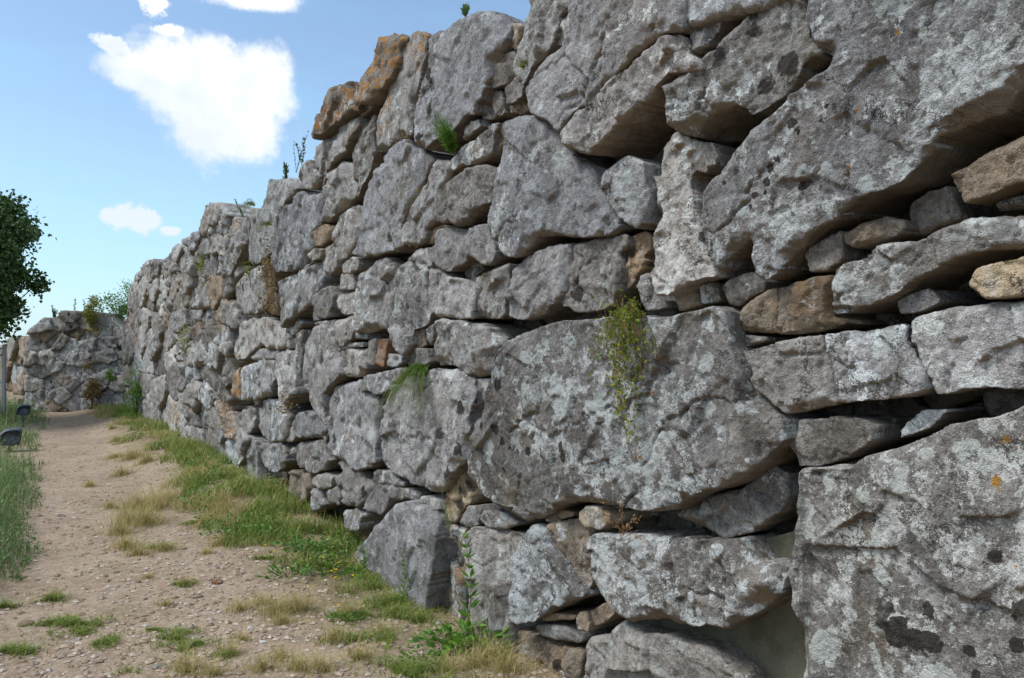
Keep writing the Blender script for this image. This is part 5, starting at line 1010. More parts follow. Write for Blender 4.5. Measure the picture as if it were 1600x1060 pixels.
V = oct_v[None]*(1+.35*(R.random((n, 6, 3))-.5)); V = V*(sz[:, None, None])*np.stack([.8+.7*R.random(n), .8+.5*R.random(n), .35+.3*R.random(n)], 1)[:, None]
an = R.random(n)*6.28; cs_, sn_ = np.cos(an)[:, None], np.sin(an)[:, None]
V = np.stack([V[..., 0]*cs_-V[..., 1]*sn_, V[..., 0]*sn_+V[..., 1]*cs_, V[..., 2]], -1)
gzz = gh(pc, True)
V = V+np.stack([pc[:, 0], pc[:, 1], gzz+sz*.15], 1)[:, None]
Fg = (oct_f[None]+6*np.arange(n)[:, None, None]).reshape(-1, 3)
o = ob_("gravel", mesh_np("gravel", V.reshape(-1, 3), Fg, island_mat("gravel_bits", [(.15, .11, .08), (.26, .20, .15), (.34, .27, .21), (.46, .40, .34), (.20, .14, .10), (.40, .38, .36)]), False))
o['kind'] = 'stuff'; o['label'] = "small gravel and stone chips scattered over the dirt path"

def blob_stone(r, seed, sub=3, flat=.55, amp=.3):
    import bmesh
    bm = bmesh.new(); bmesh.ops.create_icosphere(bm, subdivisions=sub, radius=1)
    v = np.array([x.co[:] for x in bm.verts]); f = np.array([[x.index for x in q.verts] for q in bm.faces]); bm.free()
    v = v*(1+amp*fbm(v+seed*3.1, .9, 3, seed)[:, None]); v = np.sign(v)*np.abs(v)**.85
    v = v*np.array([1, .75, flat])*r
    return v, f
rock_lab = ["pale fist-sized loose stone lying beside the green weeds", "small dark blue-grey loose stone below the dry grass clump", "flat tan loose stone at the left edge of the path",
            "flat buff stone lying on the dirt near the thin twig", "reddish flat stone lying on bare dirt", "rounded stone lying in front of the boulders among sprouts",
            "small stone chip beside the green turf patch at lower left", "small pale stone in the foreground dirt", "tiny stone by the lower edge of the path"]
rock_mat = ['y', 's', 't', 't', 'q', 'b', 'p', 'w', 'g']
for i, (x, y, r) in enumerate(ROCKS):
    v, f = blob_stone(r*.75, 40+i, 3, .38, .5)
    z = gh([(x, y)])[0]
    a = i*1.3; rot = np.array([[math.cos(a), -math.sin(a), 0], [math.sin(a), math.cos(a), 0], [0, 0, 1]])
    o = ob_("loose_stone", mesh_np("loose_stone", v@rot.T, f, M[rock_mat[i]]), None, (x, y, z+r*.04)); tag(o, rock_lab[i], "stone", "loose stones on the ground")

# ------------------------------------------------------------------ grass
def blades(base, h, w, lean, rng, seg=3):
    """curved tapering blades: base (N,3), h, w (N,), lean = sideways reach as fraction of h"""
    n = len(base); a = rng.random(n)*2*np.pi; dx, dy = np.cos(a), np.sin(a)
    fa = a+np.pi/2+(rng.random(n)-.5); wx, wy = np.cos(fa), np.sin(fa)
    L = []
    for k in range(seg+1):
        t_ = k/seg; ww = w*(1-t_**1.5)*.5+.0002
        cx = base[:, 0]+dx*lean*h*t_**2; cy = base[:, 1]+dy*lean*h*t_**2; cz = base[:, 2]+h*(t_-.35*np.minimum(lean, 1.2)*t_**2)
        L.append(np.stack([cx-wx*ww, cy-wy*ww, cz], 1)); L.append(np.stack([cx+wx*ww, cy+wy*ww, cz], 1))
    V = np.stack(L, 1).reshape(-1, 3); m_ = 2*(seg+1)
    q = np.array([[2*k, 2*k+1, 2*k+3, 2*k+2] for k in range(seg)])
    return V, (q[None]+m_*np.arange(n)[:, None, None]).reshape(-1, 4)
def leafquads(p, d, L, Wd, rng):
    """folded diamond leaves at p (N,3) pointing along d"""
    d = d/(np.linalg.norm(d, axis=1, keepdims=True)+1e-9)
    r = rng.normal(size=p.shape); s = np.cross(d, r); s /= np.linalg.norm(s, axis=1, keepdims=True)+1e-9
    nn = np.cross(d, s)
    a = p; b = p+d*L[:, None]*.45+s*Wd[:, None]*.5+nn*L[:, None]*.08; c = p+d*L[:, None]; e = p+d*L[:, None]*.45-s*Wd[:, None]*.5+nn*L[:, None]*.08
    V = np.stack([a, b, c, e], 1).reshape(-1, 3); return V, np.arange(4*len(p)).reshape(-1, 4)
def join(L):
    n = 0; V = []; Q = []
    for v, q in L: V.append(v); Q.append(q+n); n += len(v)
    return np.concatenate(V), np.concatenate(Q)
green = island_mat("green_grass_blades", [(0.086, 0.15, 0.023), (0.144, 0.239, 0.041), (0.216, 0.276, 0.058), (0.302, 0.314, 0.092), (0.129, 0.2, 0.046)], .6, .25)
deep = island_mat("weed_leaves", [(0.065, 0.166, 0.031), (0.101, 0.235, 0.043), (0.144, 0.276, 0.055), (0.101, 0.193, 0.055)], .55, .2)
straw = island_mat("dry_grass_blades", [(0.47, 0.378, 0.17), (0.314, 0.313, 0.1), (0.56, 0.454, 0.23), (0.381, 0.313, 0.14), (0.246, 0.27, 0.08)], .7, .25)
bluegreen = island_mat("grey_green_weed_leaves", [(0.108, 0.203, 0.072), (0.162, 0.257, 0.102), (0.081, 0.176, 0.048), (0.216, 0.297, 0.12)], .6, .2)
def zed(xy): return np.concatenate([xy, gh(xy)[:, None]], 1)
def p3(xy): return np.concatenate([xy, xy[:, :1]*0], 1)
# green verge along the foot of the wall
c = sample_ground(52000, 5.6, 20.5, -.1, 1.35, 1.15)
u_, s_ = us_of(c); nz_ = fbm(p3(c), 1.6, 3, 210)
edge = np.interp(u_, [1.5, 2.3, 3.5, 5, 8, 12, 17], [.30, .62, .78, .72, .55, .48, .55])
keep = (s_+.62*nz_ < edge) & (fbm(p3(c), 3.2, 2, 215) > -.24)
g1 = c[keep]; n = len(g1)
hh = (.05+.13*R.random(n)**1.4)*(1.0+.6*np.clip(fbm(p3(g1), 1.2, 2, 230), -.7, 1))
dist = g1[:, 1]
dry_m = fbm(p3(g1), 1.9, 3, 240)+.5*(s_[keep]/edge[keep]-.6)+.35*(R.random(n)-.5) > .06
zb = zed(g1)
V, Q = blades(zb[~dry_m], hh[~dry_m], (.0035+.0035*R.random((~dry_m).sum()))*(.7+dist[~dry_m]*.07), .25+.9*R.random((~dry_m).sum()), R)
o = ob_("grass", mesh_np("grass", V, Q, green)); o['kind'] = 'stuff'; o['label'] = "fresh green grass growing thickly along the foot of the wall"
V1 = blades(zb[dry_m], hh[dry_m]*1.1, (.0022+.002*R.random(dry_m.sum()))*(.7+dist[dry_m]*.08), .25+.9*R.random(dry_m.sum()), R)
# short yellowing blades thinly over the transition
c = sample_ground(26000, 3.0, 20, -.05, 1.9, 1.6); u_, s_ = us_of(c)
keep = (fbm(p3(c), 1.7, 3, 260)-.30*sm(s_, .6, 1.5)-.25*sm(s_, 1.3, 1.8) > .06)
g2 = c[keep]; n = len(g2)
V2 = blades(zed(g2), .015+.05*R.random(n)**2, .0016+.0016*R.random(n), .5+1.2*R.random(n), R, 2)
L = [V1, V2]
for (x, y, s) in DRY:
    s = s*(1.45 if y > 6 else 1.1); n = int(290*s/.15) + 36; r = s*.62*np.abs(R.normal(size=n))*.8; a = R.random(n)*6.28
    xy = np.stack([x+r*np.cos(a)*1.1, y+r*np.sin(a)*.8], 1)
    L.append(blades(zed(xy), s*(.25+.85*R.random(n)**1.5)*np.clip(1.15-.7*r/s, .25, 1), (.0013+.0014*R.random(n))*(.8+y*.05), .2+1.1*R.random(n), R))
V, Q = join(L)
o = ob_("dry_grass", mesh_np("dry_grass", V, Q, straw)); o['kind'] = 'stuff'; o['label'] = "straw-yellow dry grass tufts beside the bare path"
L = []
for (x, y, s, rr) in GRN:
    n = int(300*rr/.12)+60; r = rr*np.abs(R.normal(size=n))*.62; a = R.random(n)*6.28
    xy = np.stack([x+r*np.cos(a)*1.2, y+r*np.sin(a)*.8], 1)
    xy = xy[fbm(p3(xy), 9.0, 3, 8) > -.16]; n = len(xy)
    xy += .5*rr*np.stack([fbm(p3(xy), 14, 2, 5), fbm(p3(xy), 14, 2, 6)], 1)
    L.append(blades(zed(xy), s*(.3+.7*R.random(n)), .002+.0025*R.random(n), .4+1.1*R.random(n), R, 2))
    m_ = n//3; k = R.integers(0, n, m_)
    L.append(leafquads(zed(xy[k])+np.array([0, 0, .008]), R.normal(size=(m_, 3))*np.array([1, 1, .3])+np.array([0, 0, .35]), .010+.014*R.random(m_), .006+.006*R.random(m_), R))
V, Q = join(L)
o = ob_("turf_patches", mesh_np("turf_patches", V, Q, green)); o['kind'] = 'stuff'; o['label'] = "low green turf patches and sprouts on the bare dirt"
# leafy mix inside the verge
c = sample_ground(15000, 5.6, 20, -.1, 1.2, 1.2); u_, s_ = us_of(c)
edge = np.interp(u_, [1.5, 2.3, 3.5, 5, 8, 12, 17], [.35, .7, .9, .75, .5, .45, .5])
keep = (s_+.60*fbm(p3(c), 1.6, 3, 210) < edge) & (fbm(p3(c), 2.3, 2, 333) > -.05)
g3 = c[keep]; n = len(g3); zb = zed(g3); zb[:, 2] += .01+.14*R.random(n)*(.6+.4*sm(fbm(p3(g3), 1.5, 2, 9), -.3, .5))
V, Q = leafquads(zb, R.normal(size=(n, 3))*np.array([1, 1, .4])+np.array([0, 0, .3]), .018+.03*R.random(n), .010+.014*R.random(n), R)
o = ob_("ground_cover", mesh_np("ground_cover", V, Q, deep)); o['kind'] = 'stuff'; o['label'] = "broad-leaved green weeds mixed through the verge grass"
# tall weeds on the left of the path
ed = lambda u: np.interp(u, [-1, 1, 3, 6, 10, 14, 18], [2.75, 2.5, 2.18, 2.02, 1.95, 1.80, 1.62])
c = sample_ground(33000, 2.6, 21, 1.5, 4.4, 1.3); u_, s_ = us_of(c)
sd_ = s_-ed(u_)+.22*fbm(p3(c), 1.8, 3, 410); keep = (sd_ > 0) & (fbm(p3(c), .9, 2, 415) > -.55) & ((c[:, 1] > 5.4) | (c[:, 0] < -.69*c[:, 1]-.05))
for lx, ly in ((-7.78, 12.1), (-9.95, 15.9)):
    ll = math.hypot(lx, ly); tt = np.clip(((c[:, 0]-lx)*-lx+(c[:, 1]-ly)*-ly)/ll, -.1, 1.6); keep &= np.hypot(c[:, 0]-lx+tt*lx/ll, c[:, 1]-ly+tt*ly/ll) > .26
g4 = c[keep]; n = len(g4); rise = sm(sd_[keep], -.05, .45)
tall = (.08+.46*rise)*(.5+.7*R.random(n))*(1-.2*sm(g4[:, 1], 7, 13))
Vb = blades(zed(g4), tall, (.0035+.003*R.random(n))*(.7+g4[:, 1]*.05), .15+.6*R.random(n), R)
k = R.integers(0, n, 34000); zb = zed(g4[k]); zb[:, 2] += tall[k]*R.random(len(k))*.95; zb[:, :2] += R.normal(size=(len(k), 2))*.025
Vl = leafquads(zb, R.normal(size=(len(k), 3))*np.array([1, 1, .5])+np.array([0, 0, .5]), .022+.028*R.random(len(k)), .008+.010*R.random(len(k)), R)
V, Q = join([Vb, Vl])
o = ob_("tall_weeds", mesh_np("tall_weeds", V, Q, bluegreen)); o['kind'] = 'stuff'; o['label'] = "tall leafy green weeds crowding the left edge of the path"
n = 900; k = R.integers(0, len(g4), n)
V, Q = blades(zed(g4[k]), tall[k]*1.5, .003+.002*R.random(n), .2+.7*R.random(n), R)
o = ob_("dead_stalks", mesh_np("dead_stalks", V, Q, straw)); o['kind'] = 'stuff'; o['label'] = "pale dead grass stalks standing among the left weeds"
# dry roots and litter at the foot of the near boulders
n = 2600; c = np.stack([R.uniform(-.95, .25, n), R.uniform(3.7, 5.4, n)], 1); u_, s_ = us_of(c); c = c[(s_ > -.02) & (s_ < .32+.1*fbm(p3(c), 3, 2, 8))]
n = len(c); V, Q = blades(zed(c), .02+.04*R.random(n), .0012+.0012*R.random(n), 1.2+1.8*R.random(n), R)
o = ob_("dry_litter", mesh_np("dry_litter", V, Q, straw)); o['kind'] = 'stuff'; o['label'] = "dry straw and root litter at the foot of the boulders"

# ------------------------------------------------------------------ plants as things
def tube(pts, r0, r1, k=4):
    pts = np.array(pts, float); V = []; Q = []
    for i, p in enumerate(pts):
        d = pts[min(i+1, len(pts)-1)]-pts[max(i-1, 0)]; d = d/(np.linalg.norm(d)+1e-9)
        a = np.cross(d, (0.31, .2, .93)); a /= np.linalg.norm(a)+1e-9; b = np.cross(d, a); r = r0+(r1-r0)*i/(len(pts)-1)
        for j in range(k): w = 2*math.pi*j/k; V.append(p+r*(a*math.cos(w)+b*math.sin(w)))
    for i in range(len(pts)-1):
        for j in range(k): Q.append((i*k+j, i*k+(j+1) % k, (i+1)*k+(j+1) % k, (i+1)*k+j))
    return np.array(V), np.array(Q)
def at1(key, d=0.0, tab=None, fr=None):
    tab = PW if tab is None else tab; fr = F1 if fr is None else fr
    u, z = tab[key]; return fr.world(np.array([[u, z, d]]))[0]
def thing(name, p, label, cat, group=None): return empty(name, tuple(p), label, cat, group)
stemmat = island_mat("plant_stems", [(.10, .13, .04), (.16, .15, .06)], .6)
drystem = island_mat("dry_reddish_stems", [(.22, .12, .06), (.30, .19, .10), (.16, .09, .05)], .8)
yelgreen = island_mat("yellow_green_leaves", [(.10, .17, .02), (.16, .22, .03), (.32, .30, .03), (.08, .14, .02), (.22, .25, .04)], .5, .3)
fernmat = island_mat("bright_fern_leaves", [(.06, .17, .02), (.10, .24, .03), (.15, .28, .03), (.05, .13, .02)], .5, .3)
darkcrest = island_mat("dark_crest_leaves", [(.05, .09, .03), (.08, .13, .05), (.06, .10, .06)], .6, .2)
mossmat = island_mat("yellow_moss", [(.20, .22, .04), (.28, .28, .06), (.14, .17, .03)], .8, .1)
tanmat = island_mat("dry_tan_growth", [(.24, .16, .08), (.32, .22, .12), (.17, .12, .05), (.22, .20, .06)], .9, .1)
outN = np.array([WN[0], WN[1], 0]); upv = np.array([0, 0, 1.]); alongU = np.array([WU[0], WU[1], 0])
def frond_plant(name, p, label, cat, n, L, droop, spread, mat, leafL, leafW, seed, out=.6, up=.8, nl=16, nrm=outN, alg=alongU, stem=stemmat):
    rg = np.random.default_rng(seed); root = thing(name, p, label, cat); S = []; P_ = []; D_ = []; LL = []
    for i in range(n):
        d0 = nrm*out*(.5+rg.random())+upv*up*(.5+.7*rg.random())+alg*spread*rg.normal(); d0 /= np.linalg.norm(d0)
        ln = L*(.6+.5*rg.random()); pts = []
        for k in range(8):
            t_ = k/7; pts.append(p+d0*ln*t_+np.array([0, 0, -droop*ln*t_*t_])+rg.normal(size=3)*ln*.015)
        pts = np.array(pts); S.append(tube(pts, .0016*(1+L), .0005, 3))
        for k in range(nl):
            t_ = .12+.88*k/(nl-1); f_ = t_*7; i0 = min(int(f_), 6); q = pts[i0]+(pts[i0+1]-pts[i0])*(f_-i0)
            dd = pts[i0+1]-pts[i0]; dd /= np.linalg.norm(dd)+1e-9; sd = np.cross(dd, rg.normal(size=3)); sd /= np.linalg.norm(sd)+1e-9
            for sg in (-1, 1):
                P_.append(q); D_.append(sd*sg+dd*.6); LL.append((.6+.6*rg.random())*(1.15-t_*.8))
    LL = np.array(LL)
    put("stem", *join(S), stem, root)
    V, Q = leafquads(np.array(P_), np.array(D_), leafL*LL, leafW*LL, rg); put("foliage", V, Q, mat, root, False)
    return root
frond_plant("fern", at1('fern', .05), "bright green fern growing from the dark crack below the tall top block", "fern", 34, .32, .25, .25, fernmat, .040, .010, 1, .45, 1.1)
frond_plant("fern", at1('ferny', .02), "feathery green plant in the joint left of the square block at mid wall", "plant", 60, .34, 1.25, .8, fernmat, .024, .007, 2, .8, .35, 20)
r_ = frond_plant("trailing_plant", at1('vine', .08), "yellowing green plant trailing down the face of the biggest centre boulder", "plant", 40, .20, 1.2, .85, yelgreen, .017, .012, 3, .30, .55, 9)
rg = np.random.default_rng(31); S = []; P_ = []; D_ = []; p = at1('vine', .12)
for i in range(7):
    a = p+alongU*rg.normal()*.035; ln = [.5, .42, .32, .5, .26, .36, .45][i]; pts = [a+np.array([0, 0, -ln*t_])+alongU*.02*math.sin(t_*5+i)+outN*(.015+.03*math.sin(t_*3+i)) for t_ in np.linspace(0, 1, 12)]
    S.append(tube(pts, .0018, .0006, 3))
    for q in pts:
        for _ in range(7): P_.append(q+rg.normal(size=3)*.012); D_.append(rg.normal(size=3)+np.array([0, 0, -.7]))
for i in range(16):
    d0 = alongU*rg.normal(0, .8)+upv*rg.uniform(-.6, .3)+outN*rg.uniform(.05, .25); d0 /= np.linalg.norm(d0); ln = rg.uniform(.10, .24)
    pts = [p+upv*(.02-.10*rg.random())+d0*ln*t_+np.array([0, 0, -.25*ln*t_*t_]) for t_ in np.linspace(0, 1, 8)]; S.append(tube(pts, .0014, .0006, 3))
    for q in pts[1:]:
        for _ in range(3): P_.append(q+rg.normal(size=3)*.010); D_.append(rg.normal(size=3)+np.array([0, 0, -.5]))
put("stem", *join(S), drystem, r_)
n = len(P_); put("foliage", *leafquads(np.array(P_), np.array(D_), .013+.012*rg.random(n), .008+.006*rg.random(n), rg), yelgreen, r_, False)
r_ = thing("dry_weed", at1('twig', .1), "thin dried reddish weed sprawling over the round brown stone", "weed"); S = []; P_ = []; D_ = []; p = at1('twig', .10)
for i in range(9):
    d0 = alongU*rg.normal(.2, .5)+upv*rg.uniform(.1, 1)+outN*rg.uniform(.1, .4); d0 /= np.linalg.norm(d0); ln = rg.uniform(.10, .26)
    pts = [p+d0*ln*t_+rg.normal(size=3)*.006+np.array([0, 0, -.3*ln*t_*t_]) for t_ in np.linspace(0, 1, 7)]; S.append(tube(pts, .0015, .0006, 3))
    for q in pts[3:]:
        for _ in range(3): P_.append(q+rg.normal(size=3)*.006); D_.append(rg.normal(size=3))
put("stem", *join(S), drystem, r_); n = len(P_); o = put("seed_heads", *leafquads(np.array(P_), np.array(D_), .009+.012*rg.random(n), .003+.003*rg.random(n), rg), drystem, r_, False); o['kind'] = 'stuff'
# tall weed in front of the boulders
def tall_weed(p, h, label, seed, leafL=.05, base=9, lean=.04, name="tall_weed", mat=None, baseL=.11):
    rg = np.random.default_rng(seed); root = thing(name, p, label, "weed"); mat = mat or fernmat
    pts = [p+np.array([lean*math.sin(3*t_), lean*.5*t_, h*t_]) for t_ in np.linspace(0, 1, 12)]
    put("stem", *tube(pts, .0035, .0012, 5), stemmat, root); P_ = []; D_ = []
    for i, q in enumerate(pts[2:]):
        for _ in range(4 if i < 6 else 8):
            a = rg.random()*6.28; P_.append(q+rg.normal(size=3)*.004); D_.append((math.cos(a), math.sin(a), .5+rg.random()*.5))
    n = len(P_); fr_ = np.repeat(np.linspace(1, .45, 10), [4]*6+[8]*4)
    put("foliage", *leafquads(np.array(P_), np.array(D_), leafL*fr_*(.7+.6*rg.random(n)), .26*leafL*fr_, rg), mat, root, False)
    for i in range(base):                               # broad rosette leaves, one by one
        a = 6.28*i/base+rg.normal()*.3; ln = baseL*(.6+.7*rg.random()); d = np.array([math.cos(a), math.sin(a), 0]); s = np.array([-d[1], d[0], 0]); V = []; Q = []
        for k in range(7):
            t_ = k/6; w = ln*.17*math.sin(math.pi*min(1, .08+t_*.92))**.8+.001; c_ = p+d*ln*t_+np.array([0, 0, .012+ln*(.75*t_-.85*t_*t_)])
            V += [c_-s*w+np.array([0, 0, w*.35]), c_, c_+s*w+np.array([0, 0, w*.35])]
        for k in range(6): Q += [(3*k, 3*k+1, 3*k+4, 3*k+3), (3*k+1, 3*k+2, 3*k+5, 3*k+4)]
        put("leaf", np.array(V), np.array(Q), mat, root)
def gp(x, y): return np.array([x, y, gh([(x, y)])[0]])
b_lab = ["leafy weed patch with yellow flowers in front of the triangular boulder", "bushy green weed left of the triangular boulder", "low green weed touching the left foot of the triangular boulder",
         "rounded green weed further along the verge edge", "green weed behind the flowering weeds near the wall foot", "green rosette weed on the verge beyond the loose pale stone",
         "small green weed at the outer edge of the verge", "verge weed with broad leaves in the thick grass", "green sprig at the left corner of the triangular boulder", "small lone weed between dry tufts and verge",
         "leafy sprig growing in front of the triangular boulder", "broad-leaved plant at the foot of the tall pale block", "low leafy plant left of the tall weed at the wall foot",
         "leafy plant at the wall foot right of the tall weed", "low leafy weed among straw before the boulders", "little green weed on dirt in front of the boulders"]
for i, (x, y, s) in enumerate(BROAD):
    rg = np.random.default_rng(600+i); root = thing("leafy_weed", gp(x, y), b_lab[i], "weed", "low leafy weeds at the wall foot"); p = gp(x, y); n = 90
    a = rg.random(n)*6.28; r = s*.75*np.sqrt(rg.random(n)); base = np.stack([p[0]+r*np.cos(a), p[1]+r*np.sin(a)*.8, p[2]+s*.45*rg.random(n)*(1-r/s)+.01], 1)
    dd = np.stack([np.cos(a), np.sin(a), .3+.5*rg.random(n)], 1)+rg.normal(size=(n, 3))*.35
    put("foliage", *leafquads(base, dd, s*.12+s*.22*rg.random(n), s*.05+s*.07*rg.random(n), rg), [deep, green, fernmat][i % 3], root, False)
    S = []
    for k in range(7):
        q = p+np.array([rg.normal()*s*.3, rg.normal()*s*.25, s*.55*rg.random()+.02]); S.append(tube([p, (p+q)/2+np.array([0, 0, .01]), q], .0018, .0008, 3))
    put("stem", *join(S), stemmat, root)
q = W0a+.25*WNa+(.02)*WUa
q = at1('weed', .2); tall_weed(gp(q[0], q[1]), .58, "tall upright green weed standing in front of the pale split block", 71, .085, 9, baseL=.16)
x, y = BROAD[10][:2]; tall_weed(gp(x-.05, y+.02), .30, "slim upright weed in front of the triangular boulder", 72, .05, 5, .02, baseL=.07)
x, y = BROAD[8][:2]; tall_weed(gp(x+.06, y), .24, "short upright weed at the left foot of the triangular boulder", 73, .05, 4, .02, baseL=.06)
p = at1('stem', .1)
S = [tube([p+np.array([0, 0, -.05]), p+alongU*.03+upv*.10+outN*.02, p+alongU*.10+upv*.20, p+alongU*.18+upv*.30], .0018, .0008, 3)]
r_ = thing("thin_weed", p, "thin leaning weed stem crossing the tan wedge stone", "weed"); put("stem", *join(S), stemmat, r_)
rg = np.random.default_rng(5); n = 46; base = p+rg.normal(size=(n, 3))*.012+np.outer(rg.random(n), alongU*.07+upv*.12); put("foliage", *leafquads(base, rg.normal(size=(n, 3)), .012+.012*rg.random(n), .005+.004*rg.random(n), rg), bluegreen, r_, False)
# flowers
yel, t, b = new_mat("yellow_petals"); b.inputs['Base Color'].default_value = (.75, .52, .01, 1)
fl_lab = ["yellow wildflower at the outer left of the flowering weed", "yellow wildflower nearest the loose pale stone", "yellow wildflower left on the verge edge", "yellow wildflower low in the weed before the boulder", "yellow wildflower close to the boulder foot, lower of three",
          "yellow wildflower close to the boulder foot, topmost of three", "yellow wildflower close to the boulder foot, right one", "yellow wildflower on the bushy weed", "yellow wildflower high in the verge", "yellow wildflower by the small stones under the wall", "yellow wildflower among grass further along", "yellow wildflower farthest along the verge",
          "yellow wildflower at the left corner of the boulder", "yellow wildflower above the weed in front of the wall", "yellow wildflower down on the straw"]
for i, (x, y) in enumerate(FLOW):
    z0 = gh([(x, y)])[0]; root = thing("wildflower", (x, y, z0), fl_lab[i], "flower", "yellow wildflowers in the verge"); top = np.array([x, y, max(z0+.05, .12)])
    put("stem", *tube([(x, y, z0), (x+.004, y, (z0+top[2])/2), top], .0012, .0008, 3), stemmat, root)
    a = np.linspace(0, 6.28, 11)[:-1]; dd = np.stack([np.cos(a), np.sin(a), a*0+.45], 1); put("petals", *leafquads(np.repeat(top[None], 10, 0), dd, np.full(10, .013), np.full(10, .007), rg), yel, root, False)
# plants along the crest of the wall
def spike(p, label, h, seed, n=3, mat=None, ll=.03, cat="plant"):
    rg = np.random.default_rng(seed); root = thing("crest_plant", p, label, cat); S = []; P_ = []; D_ = []
    for i in range(n):
        d0 = upv+rg.normal(size=3)*.16; ln = h*(.6+.4*rg.random()); pts = [p+d0*ln*t_+rg.normal(size=3)*.006*h+np.array([0, 0, -.05]) for t_ in np.linspace(0, 1, 9)]; S.append(tube(pts, .004, .0015, 3))
        for q_ in pts[2:]:
            for _ in range(6): P_.append(q_); a = rg.random()*6.28; D_.append((math.cos(a), math.sin(a), .9+rg.random()))
    put("stem", *join(S), stemmat, root); m_ = len(P_)
    put("foliage", *leafquads(np.array(P_), np.array(D_), ll*(.5+.8*rg.random(m_)), ll*.3*(.5+rg.random(m_)), rg), mat or darkcrest, root, False)
spike(at1('crest_leafy', -.1), "leafy upright plant alone on the wall top right of the clouds", .24, 81, 3, ll=.045)
spike(at1('spike1', -.1), "thin dry stalk on the wall top left of the fuller stalk", .36, 82, 3, ll=.018)
spike(at1('spike2', -.1), "fuller dark stalk on the wall top just under the orange capstone", .30, 83, 2, ll=.04)
spike(at1('sprig', -.1), "small bent sprig on the wall top beside the small slab", .30, 84, 2, ll=.035)
spike(at1('toptuft', -.1), "tiny pale green tuft on top of the highest visible block", .08, 85, 6, bluegreen, .03)
frond_plant("grass_tuft", at1('drape', .05), "yellow-green grass tuft draping from the wall crest above the brown streak", "grass tuft", 26, .30, 1.0, .5, yelgreen, .03, .006, 91, .5, .5, 7)
frond_plant("grass_tuft", at1('drape2', .05), "yellow-green grass tuft hanging lower on the wall than the crest tuft", "grass tuft", 24, .22, .9, .5, yelgreen, .03, .006, 92, .6, .5, 7)
frond_plant("small_plant", at1('tip', .08), "tiny green sprig in the crack left of the big upper slab", "plant", 10, .09, .2, .4, yelgreen, .016, .007, 93, .5, 1, 6)
def moss(key, label, w_, h_, n, seed, mat, name="moss_patch", tab=None, fr=None, cat="moss", ll=.012, d=.06):
    rg = np.random.default_rng(seed); fr = fr or F1; u, z = (tab or PW)[key]
    a = np.stack([u+rg.normal(size=n)*w_, z+rg.normal(size=n)*h_, d+.03*rg.normal(size=n)], 1); keep = fbm(np.concatenate([a[:, :2], a[:, :1]*0], 1), 9, 2, seed) > -.1; a = a[keep]; n = len(a)
    P_ = fr.world(a); nr = np.array([fr.N[0], fr.N[1], .5]); V, Q = leafquads(P_, nr+rg.normal(size=(n, 3))*.7, ll*(.5+rg.random(n)), ll*.5*(.5+rg.random(n)), rg)
    me = mesh_np(name, V-P_.mean(0), Q, mat, False); o = ob_(name, me, None, P_.mean(0)); o['label'] = label; o['kind'] = 'stuff'; return o
moss('moss1', "yellow-green moss sprinkled on the tall leaning smooth block", .10, .10, 260, 1, mossmat, d=.08)
moss('moss2', "yellow-green moss at the lower edge of the leaning smooth block", .16, .05, 220, 2, mossmat, d=.08)
moss('dm', "brown dry growth streaking down the wall at mid distance", .10, .22, 1100, 3, tanmat, "dry_growth", cat="dry plant", ll=.03, d=.08)
moss('orange', "rust-brown dry growth clump below the orange lichen stones", .07, .09, 300, 4, tanmat, "dry_growth", cat="dry plant", ll=.025, d=.09)
moss('redmoss', "reddish dry growth in the vertical joint left of the tall top block", .03, .13, 320, 5, tanmat, "dry_growth", cat="dry plant", ll=.016, d=.07)
moss('m3', "green moss and sprouts near the top of the far wall end", .12, .12, 260, 6, yelgreen, d=.05, ll=.03)
moss('m4', "small green sprout in a joint beneath the crest grass", .08, .07, 160, 7, yelgreen, d=.05, ll=.025)
moss('m5', "pale yellow moss low on the far part of the wall", .3, .16, 420, 8, mossmat, d=.07, ll=.03)
moss('m7', "brown dry growth at the base of the far part of the wall", .2, .14, 420, 9, tanmat, "dry_growth", cat="dry plant", ll=.03, d=.08)
n_ = 0
rg = np.random.default_rng(77)
def bush(p, r, label, seed, n, mat, name="bush", cat="bush", ll=.06, sq=(1, 1, .8)):
    rg = np.random.default_rng(seed); root = thing(name, p, label, cat); cl = rg.normal(size=(14, 3))*.5*r*np.array(sq)+np.array([0, 0, r*.5])
    k = rg.integers(0, 14, n); P_ = p+cl[k]+rg.normal(size=(n, 3))*.20*r
    V, Q = leafquads(P_, rg.normal(size=(n, 3))+np.array([0, 0, .4]), ll*(.5+.8*rg.random(n)), ll*.5*(.5+.8*rg.random(n)), rg)
    put("foliage", V, Q, mat, root, False); S = [tube([p+np.array([0, 0, -.15]), p+c_*.5, p+c_], .012*r*2, .004, 4) for c_ in cl]; put("stem", *join(S), stemmat, root)
bush(at1('farivy', .12), .32, "bright green weed climbing the foot of the wall where it ends", 101, 1100, fernmat, "climbing_weed", "weed", .05, (.5, .5, 1.6))
bush(at1('bush', -.3, PJ, F2), .42, "round green bush on top of the far wall", 102, 1500, deep, ll=.07)
bush(at1('bush2', -.5, PJ, F2), .45, "lighter feathery bush behind the far wall corner", 103, 1200, bluegreen, ll=.05)
bush(at1('grass2', .1, PJ, F2), .26, "yellow-green grass clump hanging over the far wall face", 104, 1300, mossmat, "grass_clump", "grass", .06, (.6, .5, 1.6))
bush(at1('ivy', .25, PJ, F2), .12, "small green plant in a hollow of the far wall", 105, 260, fernmat, "small_plant", "plant", .05)
bush(at1('thatch', .25, PJ, F2), .26, "tan dry growth spilling down the middle of the far wall", 106, 1500, tanmat, "dry_growth", "dry plant", .07, (.6, .5, 1.7))
